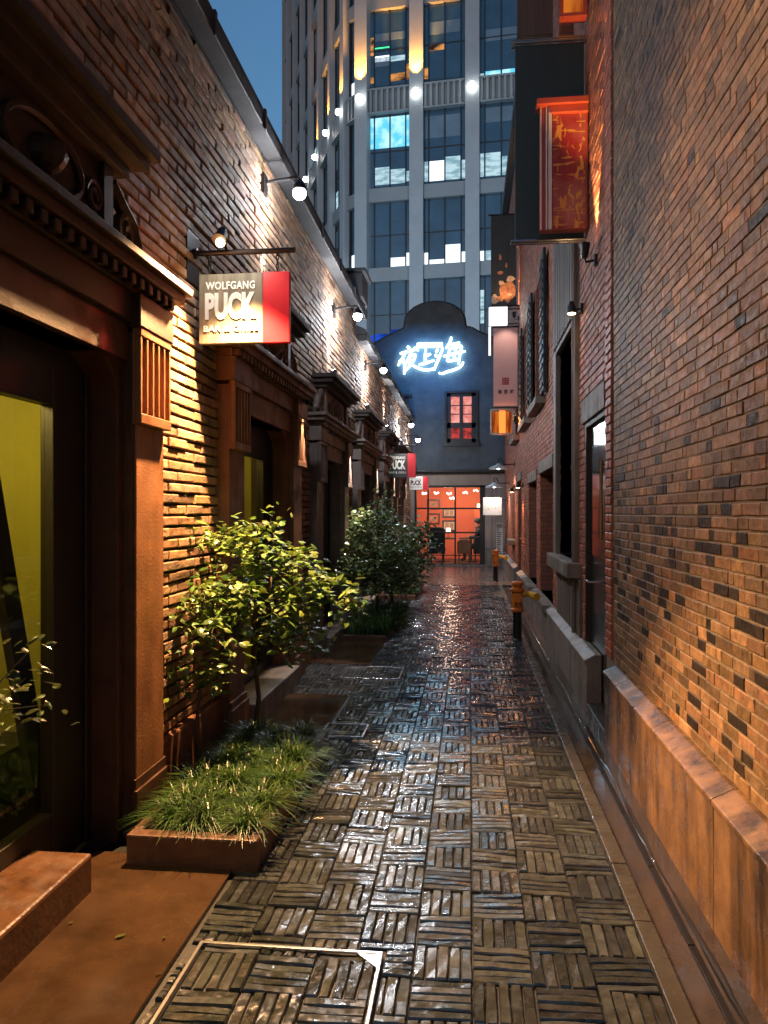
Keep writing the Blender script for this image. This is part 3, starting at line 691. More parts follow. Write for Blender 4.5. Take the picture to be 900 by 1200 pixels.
def shrub(lab,base,trunk,blobs,ntip,nleaf,size,mat,r0=.018,spread=.045,cat='shrub',name='shrub'):
    """trunk: polyline; blobs: (centre, radii) lobes in which twigs end"""
    t=thing(name,base,lab,cat); wood=MB(); fol=MB()
    tr=[Vector(base)+Vector(p) for p in trunk]; nodes=[]
    wood.tube(tr,[r0*(1-.5*i/(len(tr)-1)) for i in range(len(tr))],7)
    for i in range(len(tr)-1):
        for k in range(4): nodes.append((tr[i].lerp(tr[i+1],k/4),i))
    nodes=[(p,q) for p,q in nodes if (p-tr[0]).length>(tr[-1]-tr[0]).length*.45]+[(tr[-1],0)]
    tips=[]; tot=sum(b[1][0]*b[1][1]*b[1][2] for b in blobs)
    for c,rd in blobs:
        nT=max(3,int(ntip*rd[0]*rd[1]*rd[2]/tot))
        for k in range(nT):
            for _ in range(20):
                v=Vector((R.uniform(-1,1),R.uniform(-1,1),R.uniform(-1,1)))
                if v.length<1 and v.length>R.uniform(.1,.75): break
            p=Vector(base)+Vector(c)+Vector((v.x*rd[0],v.y*rd[1],v.z*rd[2]))
            if noise.noise(p*4.5)<-.12: continue
            tips.append(p)
    tips.sort(key=lambda p:(p-tr[-1]).length)
    for p in tips:
        q=min(nodes,key=lambda n:(n[0]-p).length+max(0,n[0].z-p.z)*.6)[0]
        mid=q.lerp(p,.5)+Vector((R.gauss(0,.02),R.gauss(0,.02),R.gauss(0,.015)-.01)); L=(p-q).length
        wood.tube([q,mid,p],[min(.009,.003+L*.018),.003,.0015],5,False); nodes.append((mid,0)); nodes.append((p,0))
        leafs(fol,p,nleaf,spread,size)
        if L>.12: leafs(fol,mid,nleaf//3,spread*.8,size)
    wood.build('trunk',M['bark'],t,smooth=True); fol.build('foliage',mat,t,attr='tone'); return t
shrub('taller spreading shrub with yellow-green leaves leaning over the paving from the near planter',(-1.33,4.66,.10),
  [(0,0,0),(.03,.0,.25),(.0,.0,.5),(.06,-.02,.75),(.12,-.03,1.0)],
  [((-.05,-.1,1.18),(.30,.28,.16)),((.30,-.05,1.02),(.30,.28,.17)),((.55,0,.92),(.22,.22,.14)),((.12,-.1,.86),(.42,.3,.20)),((-.15,-.1,.72),(.2,.2,.2)),((.25,0,.62),(.20,.2,.12)),((.02,0,1.34),(.15,.15,.08))],
  250,13,.060,M['leaf'],.017)
shrub('thinner shrub with sparse leaves in front of the brick wall, in the near planter',(-1.45,4.05,.10),
  [(0,0,0),(-.03,.0,.2),(-.02,.03,.45),(.0,.05,.7),(.05,.06,.9)],
  [((.0,.05,.80),(.2,.2,.16)),((.1,.05,.98),(.22,.2,.10)),((-.02,.0,.52),(.16,.15,.12)),((.14,.05,.62),(.14,.15,.12))],
  80,11,.056,M['leaf'],.012)
shrub('big dense dark green shrub in the second planter, tallest on the left side',(-1.18,9.7,.07),
  [(0,0,0),(.02,0,.3),(-.02,0,.6),(0,0,.9)],
  [((0,0,1.0),(.5,.55,.45)),((-.15,-.2,.7),(.45,.5,.35)),((.22,.1,.75),(.4,.5,.4)),((.0,0,1.42),(.28,.35,.22)),((.1,.0,1.66),(.1,.12,.10))],
  330,13,.072,M['leaf_dark'],.025,.06)
shrub('rounded dark shrub behind the big one, in the second planter',(-1.12,11.1,.07),
  [(0,0,0),(.0,0,.4),(.05,0,.8)],
  [((.1,0,1.0),(.5,.5,.4)),((.1,-.1,.6),(.45,.5,.3)),((-.1,0,1.35),(.3,.3,.25))],
  220,12,.075,M['leaf_dark'],.02,.07)
shrub('small dark shrub in the farthest planter',(-1.12,13.9,.07),
  [(0,0,0),(.0,0,.3),(.0,0,.55)],
  [((.05,0,.62),(.42,.7,.3)),((.05,-.2,.35),(.42,.6,.22))],
  150,12,.08,M['leaf_dark'],.02,.08)
lv=MB(); lr=random.Random(9)
for k in range(9):
    x=lr.uniform(-1.45,.1) if k%3 else lr.uniform(-1.45,-.95); y=lr.uniform(2.2,7.5) if k%3 else lr.uniform(2.3,3.05); a=lr.uniform(0,6.28); L=lr.uniform(.010,.024); z=.012
    d=Vector((cos(a),sin(a),lr.uniform(-.05,.2))); s=Vector((-sin(a),cos(a),lr.uniform(-.15,.15))); g=lr.uniform(.15,.7); lv.col=(g*1.3,g*.8,g*.5); p=Vector((x,y,z))
    lv.add([p-d*L,p-d*L*.3+s*L*.4,p+d*L*.4+s*L*.35,p+d*L,p+d*L*.4-s*L*.35,p-d*L*.3-s*L*.4],[(0,1,2,3,4,5)])
tag(lv.build('fallen_leaves',M['leaf'],attr='tone'),'small fallen leaves scattered on the wet paving near the planter','leaves',kind='stuff')
# potted twiggy plant in the near doorway
pt=thing('potted_plant',(-1.60,1.75,.155),'thin twiggy plant in a dark pot in the near doorway, against lit green glass','potted plant')
b=MB(); b.lathe([(.09,.16),(.12,.30),(.13,.42),(.135,.44),(.12,.44),(.11,.41)],(-1.60,1.75,0),20); b.build('pot',M['black'],pt,smooth=True)
w=MB(); f=MB()
for k in range(11):
    a=R.uniform(0,2*pi); p=Vector((-1.60,1.75,.42)); pts=[p.copy()]; d=Vector((cos(a)*.2,sin(a)*.3+.75,1)).normalized()
    for s in range(6):
        p=p+d*R.uniform(.10,.17); d=(d+Vector((R.gauss(0,.25),R.gauss(0,.25),R.gauss(-.05,.15)))).normalized(); p.x=max(p.x,-1.71); pts.append(p.copy())
        if s>1: leafs(f,p,9,.045,.042,.45)
    w.tube(pts,[.006,.005,.004,.003,.0025,.002,.0015],5)
w.build('stems',M['bark'],pt); f.build('foliage',M['leaf_dark'],pt,attr='tone')

# ================================================================== right: near brick house
RN=thing('brick_house',(3,1.5,0),'near brown brick house with stained orange plinth, filling the right edge','building')
m=MB(); m.box(.975,1.3,-2.6,5.36,-.1,8.4); m.box(1.3,5,-2.6,-2.3,-.1,8.4); m.box(4.7,5,-2.3,6.0,-.1,8.4); m.box(1.3,4.7,5.36,5.6,-.1,8.4)
m.build('wall',M['mortar'],RN)
bb=MB(); bricks(bb,.975,-2.6,5.34,.50,8.36,-1,tone=tone_right,out=.0045,jit=.002,flemish=True,bl=.21,bh=.0435,gap=.0085,vgap=.004); bb.build('brick_facing',M['brick_r'],RN,attr='tone')
bb=MB(); bricks(bb,.975,5.36,5.58,.50,8.3,-1,tone=tone_red,out=.02,jit=.003,bl=.22); bb.m=1; bb.box(.972,1.3,5.355,5.60,.1,8.3); bb.build('door_jamb_bricks',[M['brick_jamb'],M['mortar']],RN,attr='tone')
pl=MB(); y=-2.6
while y<5.1:
    pl=MB(); e=min(y+.92,5.2); pl.prism([(1.0,-.1),(.885,-.1),(.885,.425),(.875,.432),(.875,.452),(.955,.492),(1.0,.495)],1,y+.0015,e-.0015); pl.build('plinth',M['plinth'],RN,bevel=.006); y=e
MB().box(1.3,5,-2.6,6.0,8.4,8.5).build('roof',M['roof'],RN)
# ================================================================== right: far brick house
RF=thing('brick_house',(3,13,0),'long red brick house with stone sills and tall openings, from the dark door onwards','building')
XR=.975; FH=9.0
OP={'win1':(9.1,10.75,.42,2.02),'win2':(11.3,12.8,.42,1.96),'bay':(7.15,8.45,1.05,3.20),'u1':(10.1,11.5,3.0,4.75),'u2':(12.3,13.7,3.0,4.75),'door3':(14.6,15.5,0,2.1),'u3':(7.3,8.5,5.2,6.9),'w3':(16.6,17.6,.9,2.1),'u4':(15.2,16.4,3.0,4.6)}
DO=(5.6,6.62,-1,2.24)
hl=[DO,(6.75,8.5,-1,1.05)]+list(OP.values())
# carcass built from columns between openings
ys=sorted(set([5.6,21.3]+[v for h in hl for v in h[:2]]))
m=MB()
for a,b in zip(ys[:-1],ys[1:]):
    mid=(a+b)/2; zs=[(max(h[2],-.1),h[3]) for h in hl if h[0]<mid<h[1] and h is not hl[1]]
    for z0,z1 in subtract(-.1,FH,zs): m.box(XR,XR+.28,a,b,z0,z1)
m.box(XR+.281,XR+.30,5.6,21.3,-.1,FH); m.box(5,5.2,5.6,21.3,-.1,FH); m.box(XR+.3,5,21.1,21.3,-.1,FH)
m.build('wall',M['reveal'],RF)
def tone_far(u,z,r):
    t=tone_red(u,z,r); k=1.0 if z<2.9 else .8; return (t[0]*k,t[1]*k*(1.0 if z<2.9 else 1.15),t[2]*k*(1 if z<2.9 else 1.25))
FL=(6.95,8.75,3.25,4.75)
LIN=[(h[0]-.08,h[1]+.08,h[3],h[3]+.16) for n,h in OP.items() if n in('win1','win2','door3')]+[(5.58,6.7,2.24,2.44)]
bb=MB(); bricks(bb,XR,5.62,21.28,.42,FH-.1,-1,holes=hl+LIN+[FL],tone=tone_far,out=.008,bl=.22,bh=.052)
bb.build('brick_facing',M['brick_red'],RF,attr='tone')
for a,b in [(5.98,9.0),(9.0,11.2),(11.2,14.55),(15.55,18.0),(18.0,21.3)]:
    pl=MB(); pl.prism([(1.0,-.1),(.885,-.1),(.885,.33),(.870,.345),(.870,.37),(.95,.415),(1.0,.415)],1,a+.0015,b-.0015); pl.build('plinth',M['plinth_far'],RF,bevel=.006)
rf=MB(); rf.box(XR-.10,5.3,5.55,21.3,FH,FH+.12); rf.box(XR-.16,XR-.10,5.55,21.3,FH-.02,FH+.14); rf.build('roof',M['roof'],RF,bevel=.01)
for a,b,z0,z1 in LIN: MB().box(XR-.028,XR+.1,a,b,z0+.002,z1-.002).build('lintel',M['stone'],RF,bevel=.006)
def window(key,kind,lab=None):
    a,b,z0,z1=OP[key]
    w=MB(); xg=XR+.20
    w.box(xg,xg+.05,a,a+.07,z0,z1); w.box(xg,xg+.05,b-.07,b,z0,z1); w.box(xg,xg+.05,a+.07,b-.07,z1-.07,z1); w.box(xg,xg+.05,a+.07,b-.07,z0,z0+.07)
    w.box(xg,xg+.04,(a+b)/2-.02,(a+b)/2+.02,z0+.07,z1-.07)
    nb=3
    for k in range(1,nb): zz=z0+(z1-z0)*k/nb; w.box(xg+.005,xg+.035,a+.07,b-.07,zz-.012,zz+.012)
    wo=w.build('window',M['frame_black'],RF,bevel=.003)
    MB().box(xg+.052,xg+.06,a+.02,b-.02,z0+.02,z1-.02).build('pane',M['dark_glass'],wo)
    if kind!='door':
        s=MB(); s.box(XR-.13,XR+.2,a-.06,b+.06,z0-.10,z0); s.build('sill',M['stone'],wo,bevel=.008)
    if kind=='shut':
        for s_,yy in((1,a-.02),(-1,b+.02)):
            q=MB(); y0,y1=(yy-.5,yy-.02) if s_==1 else (yy+.02,yy+.5)
            ang=.28; 
            q.box(XR-.075,XR-.04,y0,y1,z0,z1)
            for k in range(14): zz=z0+.06+(z1-z0-.12)*k/14; q.box(XR-.09,XR-.075,y0+.05,y1-.05,zz,zz+.05)
            q.build('shutter',M['frame_black'],wo,bevel=.003)
window('win1','w'); window('win2','w'); window('u1','shut'); window('u2','shut'); window('u3','w'); window('u4','w'); window('w3','w')
# stone framed bay with slatted apron
a,b,z0,z1=OP['bay']; w=MB()
w.box(XR-.05,XR+.25,a-.20,a,z0-.0,z1+.05); w.box(XR-.05,XR+.25,b,b+.22,z0,z1+.05); w.box(XR-.05,XR+.25,a,b,z1,z1+.05)
bo=w.build('stone_bay',M['grey_panel'],RF,bevel=.008)
q=MB(); q.box(XR-.12,XR+.25,a-.25,b+.27,z0-.14,z0); q.build('sill',M['stone'],bo,bevel=.01)
q=MB(); q.box(XR+.21,XR+.22,a,b,z0,z1); q.build('pane',M['dark_glass'],bo)
q=MB(); q.box(XR+.17,XR+.209,(a+b)/2-.03,(a+b)/2+.03,z0,z1); q.box(XR+.17,XR+.209,a,b,2.2,2.26); q.build('window_frame',M['frame_black'],bo)
q=MB(); y=6.78
q.box(XR+.02,XR+.05,6.75,8.5,.40,.91)
while y<8.45: q.box(XR-.03,XR+.03,y,y+.13,.415,.905); y+=.175
q.build('slatted_apron',M['grey_panel'],bo,bevel=.005)
q=MB(); q.box(XR-.02,XR+.1,FL[0],FL[1],FL[2],FL[3]); y=FL[0]+.03
while y<FL[1]-.08: q.box(XR-.055,XR-.02,y,y+.09,FL[2]+.02,FL[3]-.02); y+=.16
q.build('fluted_panel',M['grey_panel'],bo,bevel=.006)
# dark door
a,b=5.60,6.62
d=MB(); d.box(XR+.03,XR+.07,a+.05,b-.05,.06,2.20); dd=d.build('door',M['door_steel'],RF,bevel=.004)
d=MB(); d.box(XR-.005,XR+.1,a,a+.05,.0,2.24); d.box(XR-.005,XR+.1,b-.05,b,.0,2.24); d.box(XR-.005,XR+.1,a+.05,b-.05,2.20,2.24); d.build('door_frame',M['frame_black'],dd,bevel=.003)
d=MB(); d.box(XR+.022,XR+.029,a+.18,b-.18,1.15,2.05); d.build('door_glass',M['dark_glass'],dd)
d=MB(); d.tube([(XR+.03,5.72,.99),(XR-.11,5.72,.99),(XR-.11,5.86,.99)],.009,8); d.box(XR+.02,XR+.03,5.69,5.75,.9,1.06); d.build('door_handle',M['steel'],dd)
d=MB(); d.tube([(XR-.01,5.80,1.30),(XR-.01,5.80,1.90)],.012,8); d.tube([(XR-.01,5.80,1.35),(XR+.03,5.80,1.35)],.006,6); d.tube([(XR-.01,5.80,1.85),(XR+.03,5.80,1.85)],.006,6); d.build('pull_bar',M['steel'],dd)
MB().box(.885,1.3,5.21,5.975,-.1,.05).build('door_step',M['kerb'],dd,bevel=.006)
# far warm-lit door
a,b,z0,z1=OP['door3']; d=MB(); d.box(XR+.1,XR+.15,a,b,0,z1); fd=d.build('door',M['frame_black'],RF)
d=MB(); d.tube([(XR+.1,a+.1,1.0),(XR-.03,a+.1,1.0),(XR-.03,a+.22,1.0)],.01,6); d.build('door_handle',M['steel'],fd)
# downpipe
dp=MB(); dp.tube([(XR-.045,7.02,.42),(XR-.045,7.02,3.1),(XR-.045,7.02,4.9)],.022,10)
for z in(.8,1.9,3.0,4.1): dp.tube([(XR-.045,7.02,z-.02),(XR-.045,7.02,z+.02)],.028,10); dp.box(XR-.05,XR+.0,7.01,7.03,z-.012,z+.012)
tag(dp.build('downpipe',M['grey_panel'],None),'slim grey downpipe on the right wall beside the dark stone-framed window','pipe')
# near wall uplights on the right
def wall_spot(y,z,lab,pw,up=True,col=(1,.60,.25)):
    t=thing('wall_spotlight',(XR,y,z),lab,'wall light')
    b=MB(); b.box(XR-.03,XR-.006,y-.03,y+.03,z-.04,z+.04); b.tube([(XR-.02,y,z),(XR-.09,y,z-.01),(XR-.10,y,z+.03)],.010,8); b.build('bracket',M['black'],t)
    dz=1 if up else -1
    b=MB(); b.lathe([(.022,-.05),(.032,-.02),(.040,.04),(.044,.06),(.034,.055)],(XR-.10,y,z+.07),14) if up else b.lathe([(.04,-.06),(.035,0),(.02,.04)],(XR-.10,y,z+.02),14)
    b.build('lamp_head',M['black'],t,smooth=False)
    b=MB(); b.lathe([(.001,0),(.033,0),(.033,.004),(.001,.004)],(XR-.10,y,z+(.122 if up else -.045)),12); b.build('lens',M['bulb_warm'],t)
    if pw: light('spot','SPOT',(XR-(.075 if up else .10),y,z+(.14 if up else -.06)),pw,col,.02,(XR-.03,y+.05,z+(2.0 if up else -2)),50,.6,t)
    return t
wall_spot(6.0,3.42,'small black spotlight on the right wall just below the big red picture, shining up',170,True)
wall_spot(6.75,3.25,'small black spotlight under the first one on the right wall, shining down',9,False,(1,.8,.55))
wall_spot(15.3,3.25,'black spotlight on the right wall beside the amber lantern box',120,True)
wall_spot(15.3,5.30,'black spotlight on the right wall above the pink sign board',120,True)
wall_spot(16.1,1.95,'small wall lamp lighting the far door on the right orange',70,False,(1,.5,.16))
wall_spot(14.1,1.98,'small wall lamp between the brick window openings and the far door',110,False,(1,.55,.2))

# ---- projecting boards on the right
t=thing('banner_frame',(.68,6.6,3.78),'tall plain dark green canvas board projecting from the right wall behind the red picture','sign')
MB().box(.385,.955,6.58,6.62,3.80,5.44).build('canvas',M['dark_canvas'],t,bevel=.004)
r=MB()
for z in(3.785,5.46):
    r.tube([(.35,6.57,z),(.975,6.57,z)],.014,8); r.tube([(.35,6.63,z),(.975,6.63,z)],.014,8)
    for k in range(7): r.box(.36+k*.095,.37+k*.095,6.565,6.635,z-.006,z+.006)
r.build('metal_rail',M['steel'],t)
t=thing('framed_picture',(.75,6.2,3.82),'red and gold framed picture panel hung out from the right wall','picture')
x0,x1,z0,z1=.575,.955,3.80,4.80; y=6.40
f=MB(); f.box(x0,x1,y-.02,y+.06,z0,z1); f.build('backing',M['red_timber'],t)
f=MB(); f.box(x0-.03,x1,y-.09,y+.07,z1,z1+.05); f.box(x0+.07,x1,y-.06,y-.02,z1-.06,z1); f.build('top_ledge',M['red_timber'],t,bevel=.004)
f=MB(); f.box(x0,x0+.012,y-.035,y-.02,z0,z1); f.box(x0+.045,x0+.056,y-.035,y-.02,z0,z1); f.box(x0+.066,x0+.092,y-.05,y-.02,z0,z1); f.build('pale_trim',M['pale_trim'],t,bevel=.002)
f=MB(); f.box(x0+.10,x1-.02,y-.026,y-.021,z0+.01,z1-.06); pc=f.build('picture_panel',M['poster'],t)
t=thing('upper_board',(.68,6.6,5.52),'brown timber board at the top right, above the steel rail','sign')
MB().box(.40,.70,6.58,6.62,5.52,6.6).build('timber_board',M['brown_board'],t,bevel=.004)
b=MB(); b.tube([(.36,6.6,5.50),(.975,6.6,5.50)],.010,8); b.tube([(.36,6.6,6.62),(.975,6.6,6.62)],.012,8); b.build('rail',M['steel'],t)
t=thing('lit_panel',(.85,6.5,5.53),'amber glowing panel with wooden frame at the top right corner of the boards','lantern')
f=MB(); f.box(.735,.765,6.40,6.5,5.55,6.5); f.box(.925,.955,6.40,6.5,5.55,6.5); f.box(.765,.925,6.40,6.5,5.55,5.58); f.box(.765,.925,6.40,6.5,6.47,6.5); f.build('frame',M['red_timber'],t,bevel=.003)
MB().box(.766,.924,6.43,6.47,5.581,6.469).build('lit_face',M['orange_box'],t)
# far boards at Y=15.2
YB=15.2
t=thing('food_banner',(.7,YB,5.55),'black banner with pictures of food, high on the right wall','banner')
x0,x1,z0,z1=.42,.91,5.55,7.30
MB().box(x0,x1,YB-.015,YB+.015,z0,z1).build('banner_cloth',M['sign_dark'],t)
r=MB(); r.tube([(x0-.05,YB,z1+.02),(.975,YB,z1+.02)],.018,8); r.tube([(x0-.05,YB,z0-.02),(.975,YB,z0-.02)],.018,8); r.build('rail',M['black'],t)
rr=random.Random(5)
def blob(cx,cz,rx,rz,mi,dy):
    f=MB(); pts=[(min(x1-.005,max(x0+.004,cx+rx*cos(2*pi*i/12)*rr.uniform(.75,1.15))),max(z0+.01,cz+rz*sin(2*pi*i/12)*rr.uniform(.75,1.15))) for i in range(12)]
    f.prism(pts,1,YB-.0165-dy,YB-.016); f.build('food_picture',M['food_cream'] if mi else M['food_red'],t)
blob(.74,5.80,.16,.20,0,.001); blob(.50,5.66,.08,.10,1,.002); blob(.60,5.67,.08,.06,0,.003); blob(.80,6.05,.09,.06,1,.002); blob(.62,5.98,.06,.05,1,.003); blob(.66,5.93,.05,.03,0,.004); blob(.60,6.18,.06,.035,0,.002); blob(.60,6.48,.025,.06,0,.003); blob(.78,5.75,.05,.03,1,.004); blob(.72,6.32,.02,.05,0,.002)
t=thing('light_box',(.65,YB,5.2),'small white glowing box sign between the food banner and the pink board','sign')
MB().box(.38,.74,YB-.08,YB+.08,5.16,5.50).build('lit_box',M['light_box'],t,bevel=.005)
b=MB(); b.box(.74,.755,YB-.09,YB+.09,5.15,5.51); b.tube([(.755,YB,5.47),(.975,YB,5.47)],.012,6); b.tube([(.755,YB,5.18),(.975,YB,5.18)],.012,6); b.build('frame',M['black'],t)
light('box_glow','AREA',(.56,YB-.12,5.33),3,(1,.93,.88),.3,(.5,YB-2,5.2))
t=thing('white_strip_light',(.395,YB+.05,4.6),'narrow white vertical light strip behind the pink board','sign')
MB().box(.375,.42,YB+.03,YB+.07,4.58,5.14).build('strip',M['light_box'],t)
MB().box(.42,.975,YB+.045,YB+.055,4.80,4.83).build('arm',M['black'],t)
t=thing('sign_board',(.7,YB,3.55),'tall dusty pink board with a dark red seal and three black characters','sign')
x0,x1,z0,z1=.47,.935,3.56,5.10
MB().box(x0,x1,YB-.03,YB+.03,z0,z1).build('board',M['pink_board'],t,bevel=.004)
b=MB(); b.box(x0-.03,.975,YB-.04,YB+.04,z0-.04,z0-.002); b.box(x0-.03,.975,YB-.04,YB+.04,z1+.002,z1+.035); b.box(x1,x1+.015,YB-.035,YB+.035,z0,z1); b.build('frame',M['black'],t)
s=MB(); cx=(x0+x1)/2; q=.065
yy=YB-.034
for k in range(4): s.box(cx-q,cx+q,yy,yy+.003,4.00+.036*k-.012,4.00+.036*k+.012)
s.box(cx-q,cx-q+.014,yy-.001,yy+.002,3.985,4.125); s.box(cx+q-.014,cx+q,yy-.001,yy+.002,3.985,4.125); s.box(cx-.008,cx+.008,yy-.001,yy+.002,3.985,4.125)
s.build('seal',M['seal'],t)
for q_,ch in enumerate('福宮府'): text('character',ch,M['ink'],t,x0+.085+.115*q_,x0+.16+.115*q_,3.81,3.89,yy,.004,bold=.02)
light('board_light','SPOT',(.72,YB-.45,5.30),26,(1,.75,.6),.03,(.70,YB,4.2),80,.6)
light('banner_light','SPOT',(.70,YB-.4,5.50),14,(1,.55,.28),.03,(.68,YB,6.1),80,.6)
t=thing('lantern_box',(.65,YB,3.0),'amber and glass lantern box hanging below the pink board','lantern')
f=MB(); 
for x in(.42,.83):
    for yv in(YB-.12,YB+.12): f.box(x-.01,x+.01,yv-.01,yv+.01,3.02,3.50)
for z in(3.02,3.49): f.box(.41,.84,YB-.13,YB-.11,z,z+.015); f.box(.41,.84,YB+.11,YB+.13,z,z+.015)
f.build('frame',M['steel'],t)
MB().box(.58,.70,YB-.05,YB+.05,3.04,3.48).build('lit_core',emit('orange lamp glass',(1,.17,.03),2.5),t,bevel=.01)
MB().box(.425,.825,YB+.10,YB+.105,3.04,3.48).build('amber_panel',M['orange_box'],t)
b=MB(); b.box(.84,.975,YB-.01,YB+.01,3.4,3.42); b.build('arm',M['black'],t)
light('lantern_glow','POINT',(.64,YB-.2,3.25),10,(1,.42,.12),.08)

def goose(x,y,z,lab,pw):
    t=thing('gooseneck_lamp',(x,y,z),lab,'street lamp','white gooseneck lamps on the right wall')
    b=MB(); pts=[(.97,y,z+.10),(x+.12,y,z+.10),(x+.04,y,z+.24),(x,y,z+.22),(x,y,z+.10)]; b.tube(pts,.012,8); b.box(.955,.975,y-.04,y+.04,z+.05,z+.15); b.build('arm',M['iron'],t)
    b=MB(); b.lathe([(.03,.12),(.05,.09),(.19,.03),(.21,.0),(.20,.0),(.18,.02),(.05,.07)],(x,y,z),24,cap=False); b.build('shade',M['white_paint'],t,smooth=True)
    b=MB(); b.ball((x,y,z+.03),.035); b.build('bulb',M['bulb'],t,smooth=True)
    light('lamp_light','SPOT',(x,y,z-.01),pw,(1,.93,.86),.05,(x+.03,y+.15,z-1),150,.5,t)
goose(.62,16.6,2.42,'upper white gooseneck lamp with round shade on the right, near the lantern box',60)
goose(.60,18.9,2.10,'lower white gooseneck lamp above the small white hanging sign by the end wall',60)
t=thing('small_sign',(.57,19.3,1.5),'small square white sign with faint dots under the lower gooseneck lamp','sign')
MB().box(.34,.80,19.28,19.31,1.42,1.86).build('board',M['pale_board'],t,bevel=.003)
d=MB(); d.tube([(.47,19.275,1.58),(.47,19.28,1.58)],.012,8); d.tube([(.64,19.275,1.60),(.64,19.28,1.60)],.012,8); d.build('marks',M['ink'],t)
b=MB(); b.tube([(.80,19.3,1.80),(.975,19.3,1.80)],.01,6); b.build('arm',M['black'],t)
t=thing('menu_board',(.78,20.3,.3),'tall narrow white menu board with rows of dark writing by the end corner','menu board')
MB().box(.69,.87,20.28,20.31,.28,1.22).build('board',M['sign_white'],t,bevel=.003)
d=MB(); rr=random.Random(2)
for k in range(17):
    z=1.16-k*.05; d.box(.71,.71+rr.uniform(.06,.14),20.275,20.28,z-.012,z+.008)
d.build('writing',M['ink'],t)
b=MB(); b.box(.87,.975,20.29,20.30,1.1,1.12); b.box(.87,.975,20.29,20.30,.4,.42); b.build('arm',M['black'],t)
# hydrants
def hydrant(x,y,lab,s=1.0):
    t=thing('fire_hydrant',(x,y,-.02),lab,'hydrant','orange standpipe hydrants along the right wall')
    b=MB(); b.lathe([(.07,-.03),(.07,.0),(.052,.02),(.05,.33)],(x,y,0),16); b.build('stand',M['black'],t,smooth=False)
    b=MB(); b.lathe([(.075,.33),(.078,.36),(.062,.37),(.062,.56),(.085,.57),(.085,.60),(.06,.61),(.06,.645),(.075,.65),(.07,.675),(.03,.69)],(x,y,0),18)
    b.tube([(x,y,.50),(x,y-.10,.50)],[.04,.04],12); b.tube([(x,y-.10,.50),(x,y-.13,.50)],[.052,.052],8)
    b.build('body',M['orange_paint'],t,bevel=.003)
    b=MB(); b.tube([(x+.05,y,.54),(x+.13,y,.54),(x+.17,y-.03,.53),(x+.20,y-.09,.52)],[.035,.035,.037,.037],12); b.tube([(x+.198,y-.085,.522),(x+.215,y-.125,.515)],[.05,.05],8); b.tube([(x+.07,y,.54),(x+.095,y,.54)],[.047,.047],10)
    b.build('nozzle',M['yellow_paint'],t)
    b=MB(); b.tube([(x-.02,y-.06,.44),(x-.03,y-.08,.38)],.006,6); b.build('cap_chain',M['iron'],t)
hydrant(.56,9.15,'near orange hydrant on a black stand with a yellow nozzle, on the kerb')
hydrant(.56,16.7,'far small orange hydrant on the kerb near the end house')
# ================================================================== end house with gable
YE=21.4
EH=thing('gabled_house',(-1,24,0),'blue grey rendered house with a rounded gable closing the alley','building')
xl,xr=-4.2,3.2
# gable outline (x,z)
g=[(xl,0),(xr,0),(xr,5.9),(1.4,6.0),(.6,6.33),(.30,6.45),(.05,6.60),(-.10,6.62),(-.14,6.75),(-.14,6.80)]
cxg=-.96; rg=.82
for k in range(0,13):
    a=pi*k/12; g.append((cxg+rg*cos(a),6.80+.55*sin(a)))
g+=[(-1.78,6.75),(-1.82,6.62),(-2.0,6.55),(-2.35,6.38),(-2.75,6.18),(-3.2,6.05),(xl,5.95)]
WIN=(-.62,.18,3.42,4.80); WIN2=(-2.10,-1.68,4.05,4.72); SHOP=(-1.52,.43,0,2.24)
m=MB()
# wall in bands around openings, then the gable top
T=.30
def wallband(z0,z1,hs):
    for a,b in subtract(xl,xr,hs): m.box(a,b,YE,YE+T,z0,z1)
wallband(2.66,3.42,[]); wallband(3.42,4.05,[WIN[:2]]); wallband(4.05,4.72,[WIN2[:2],WIN[:2]]); wallband(4.72,4.80,[WIN[:2]]); wallband(4.80,5.6,[])
top=[(x,max(z,5.6)) for x,z in g]
m.prism(top,1,YE,YE+T)
m.build('upper_wall',M['plaster_up'],EH)
c=MB()
for i in range(2,len(g)-1):
    (xa,za),(xb,zb)=g[i],g[i+1]
    if xa==xb and za==zb: continue
    c.tube([(xa,YE+T/2-.02,za+.01),(xb,YE+T/2-.02,zb+.01)],.06,6) 
c.build('coping',M['stone_dark'],EH)
m=MB(); 
for a,b in subtract(xl,xr,[SHOP[:2]]): m.box(a,b,YE-.02,YE+T,-.1,2.24)
m.box(xl,xr,YE-.02,YE+T,2.24,2.56); m.build('lower_wall',M['plaster_low'],EH)
m=MB(); m.box(xl,xr,YE-.10,YE+T,2.56,2.66); m.box(xl,xr,YE-.16,YE-.10,2.60,2.68); m.build('ledge',M['frame_black'],EH,bevel=.01)
m=MB(); m.box(.45,1.0,YE-.08,YE-.02,-.1,.52); m.build('base_course',M['stone'],EH,bevel=.01)
m=MB(); m.box(.46,.60,YE-.06,YE-.02,.52,2.2); m.box(.68,.72,YE-.05,YE-.02,.52,2.2); m.build('pilaster_trim',M['plaster_low'],EH,bevel=.005)
m=MB(); m.box(xl,xr,YE+4.2,YE+4.4,-.1,5.9); m.box(xl,xl+.2,YE+T,YE+4.2,-.1,5.9); m.box(xr-.2,xr,YE+T,YE+4.2,-.1,5.9); m.build('rear_wall',M['plaster_up'],EH)
m=MB(); m.prism([(xl,5.9),(xr,5.9),((xl+xr)/2,6.6)],1,YE+T,YE+4.4); m.build('roof',M['roof'],EH)
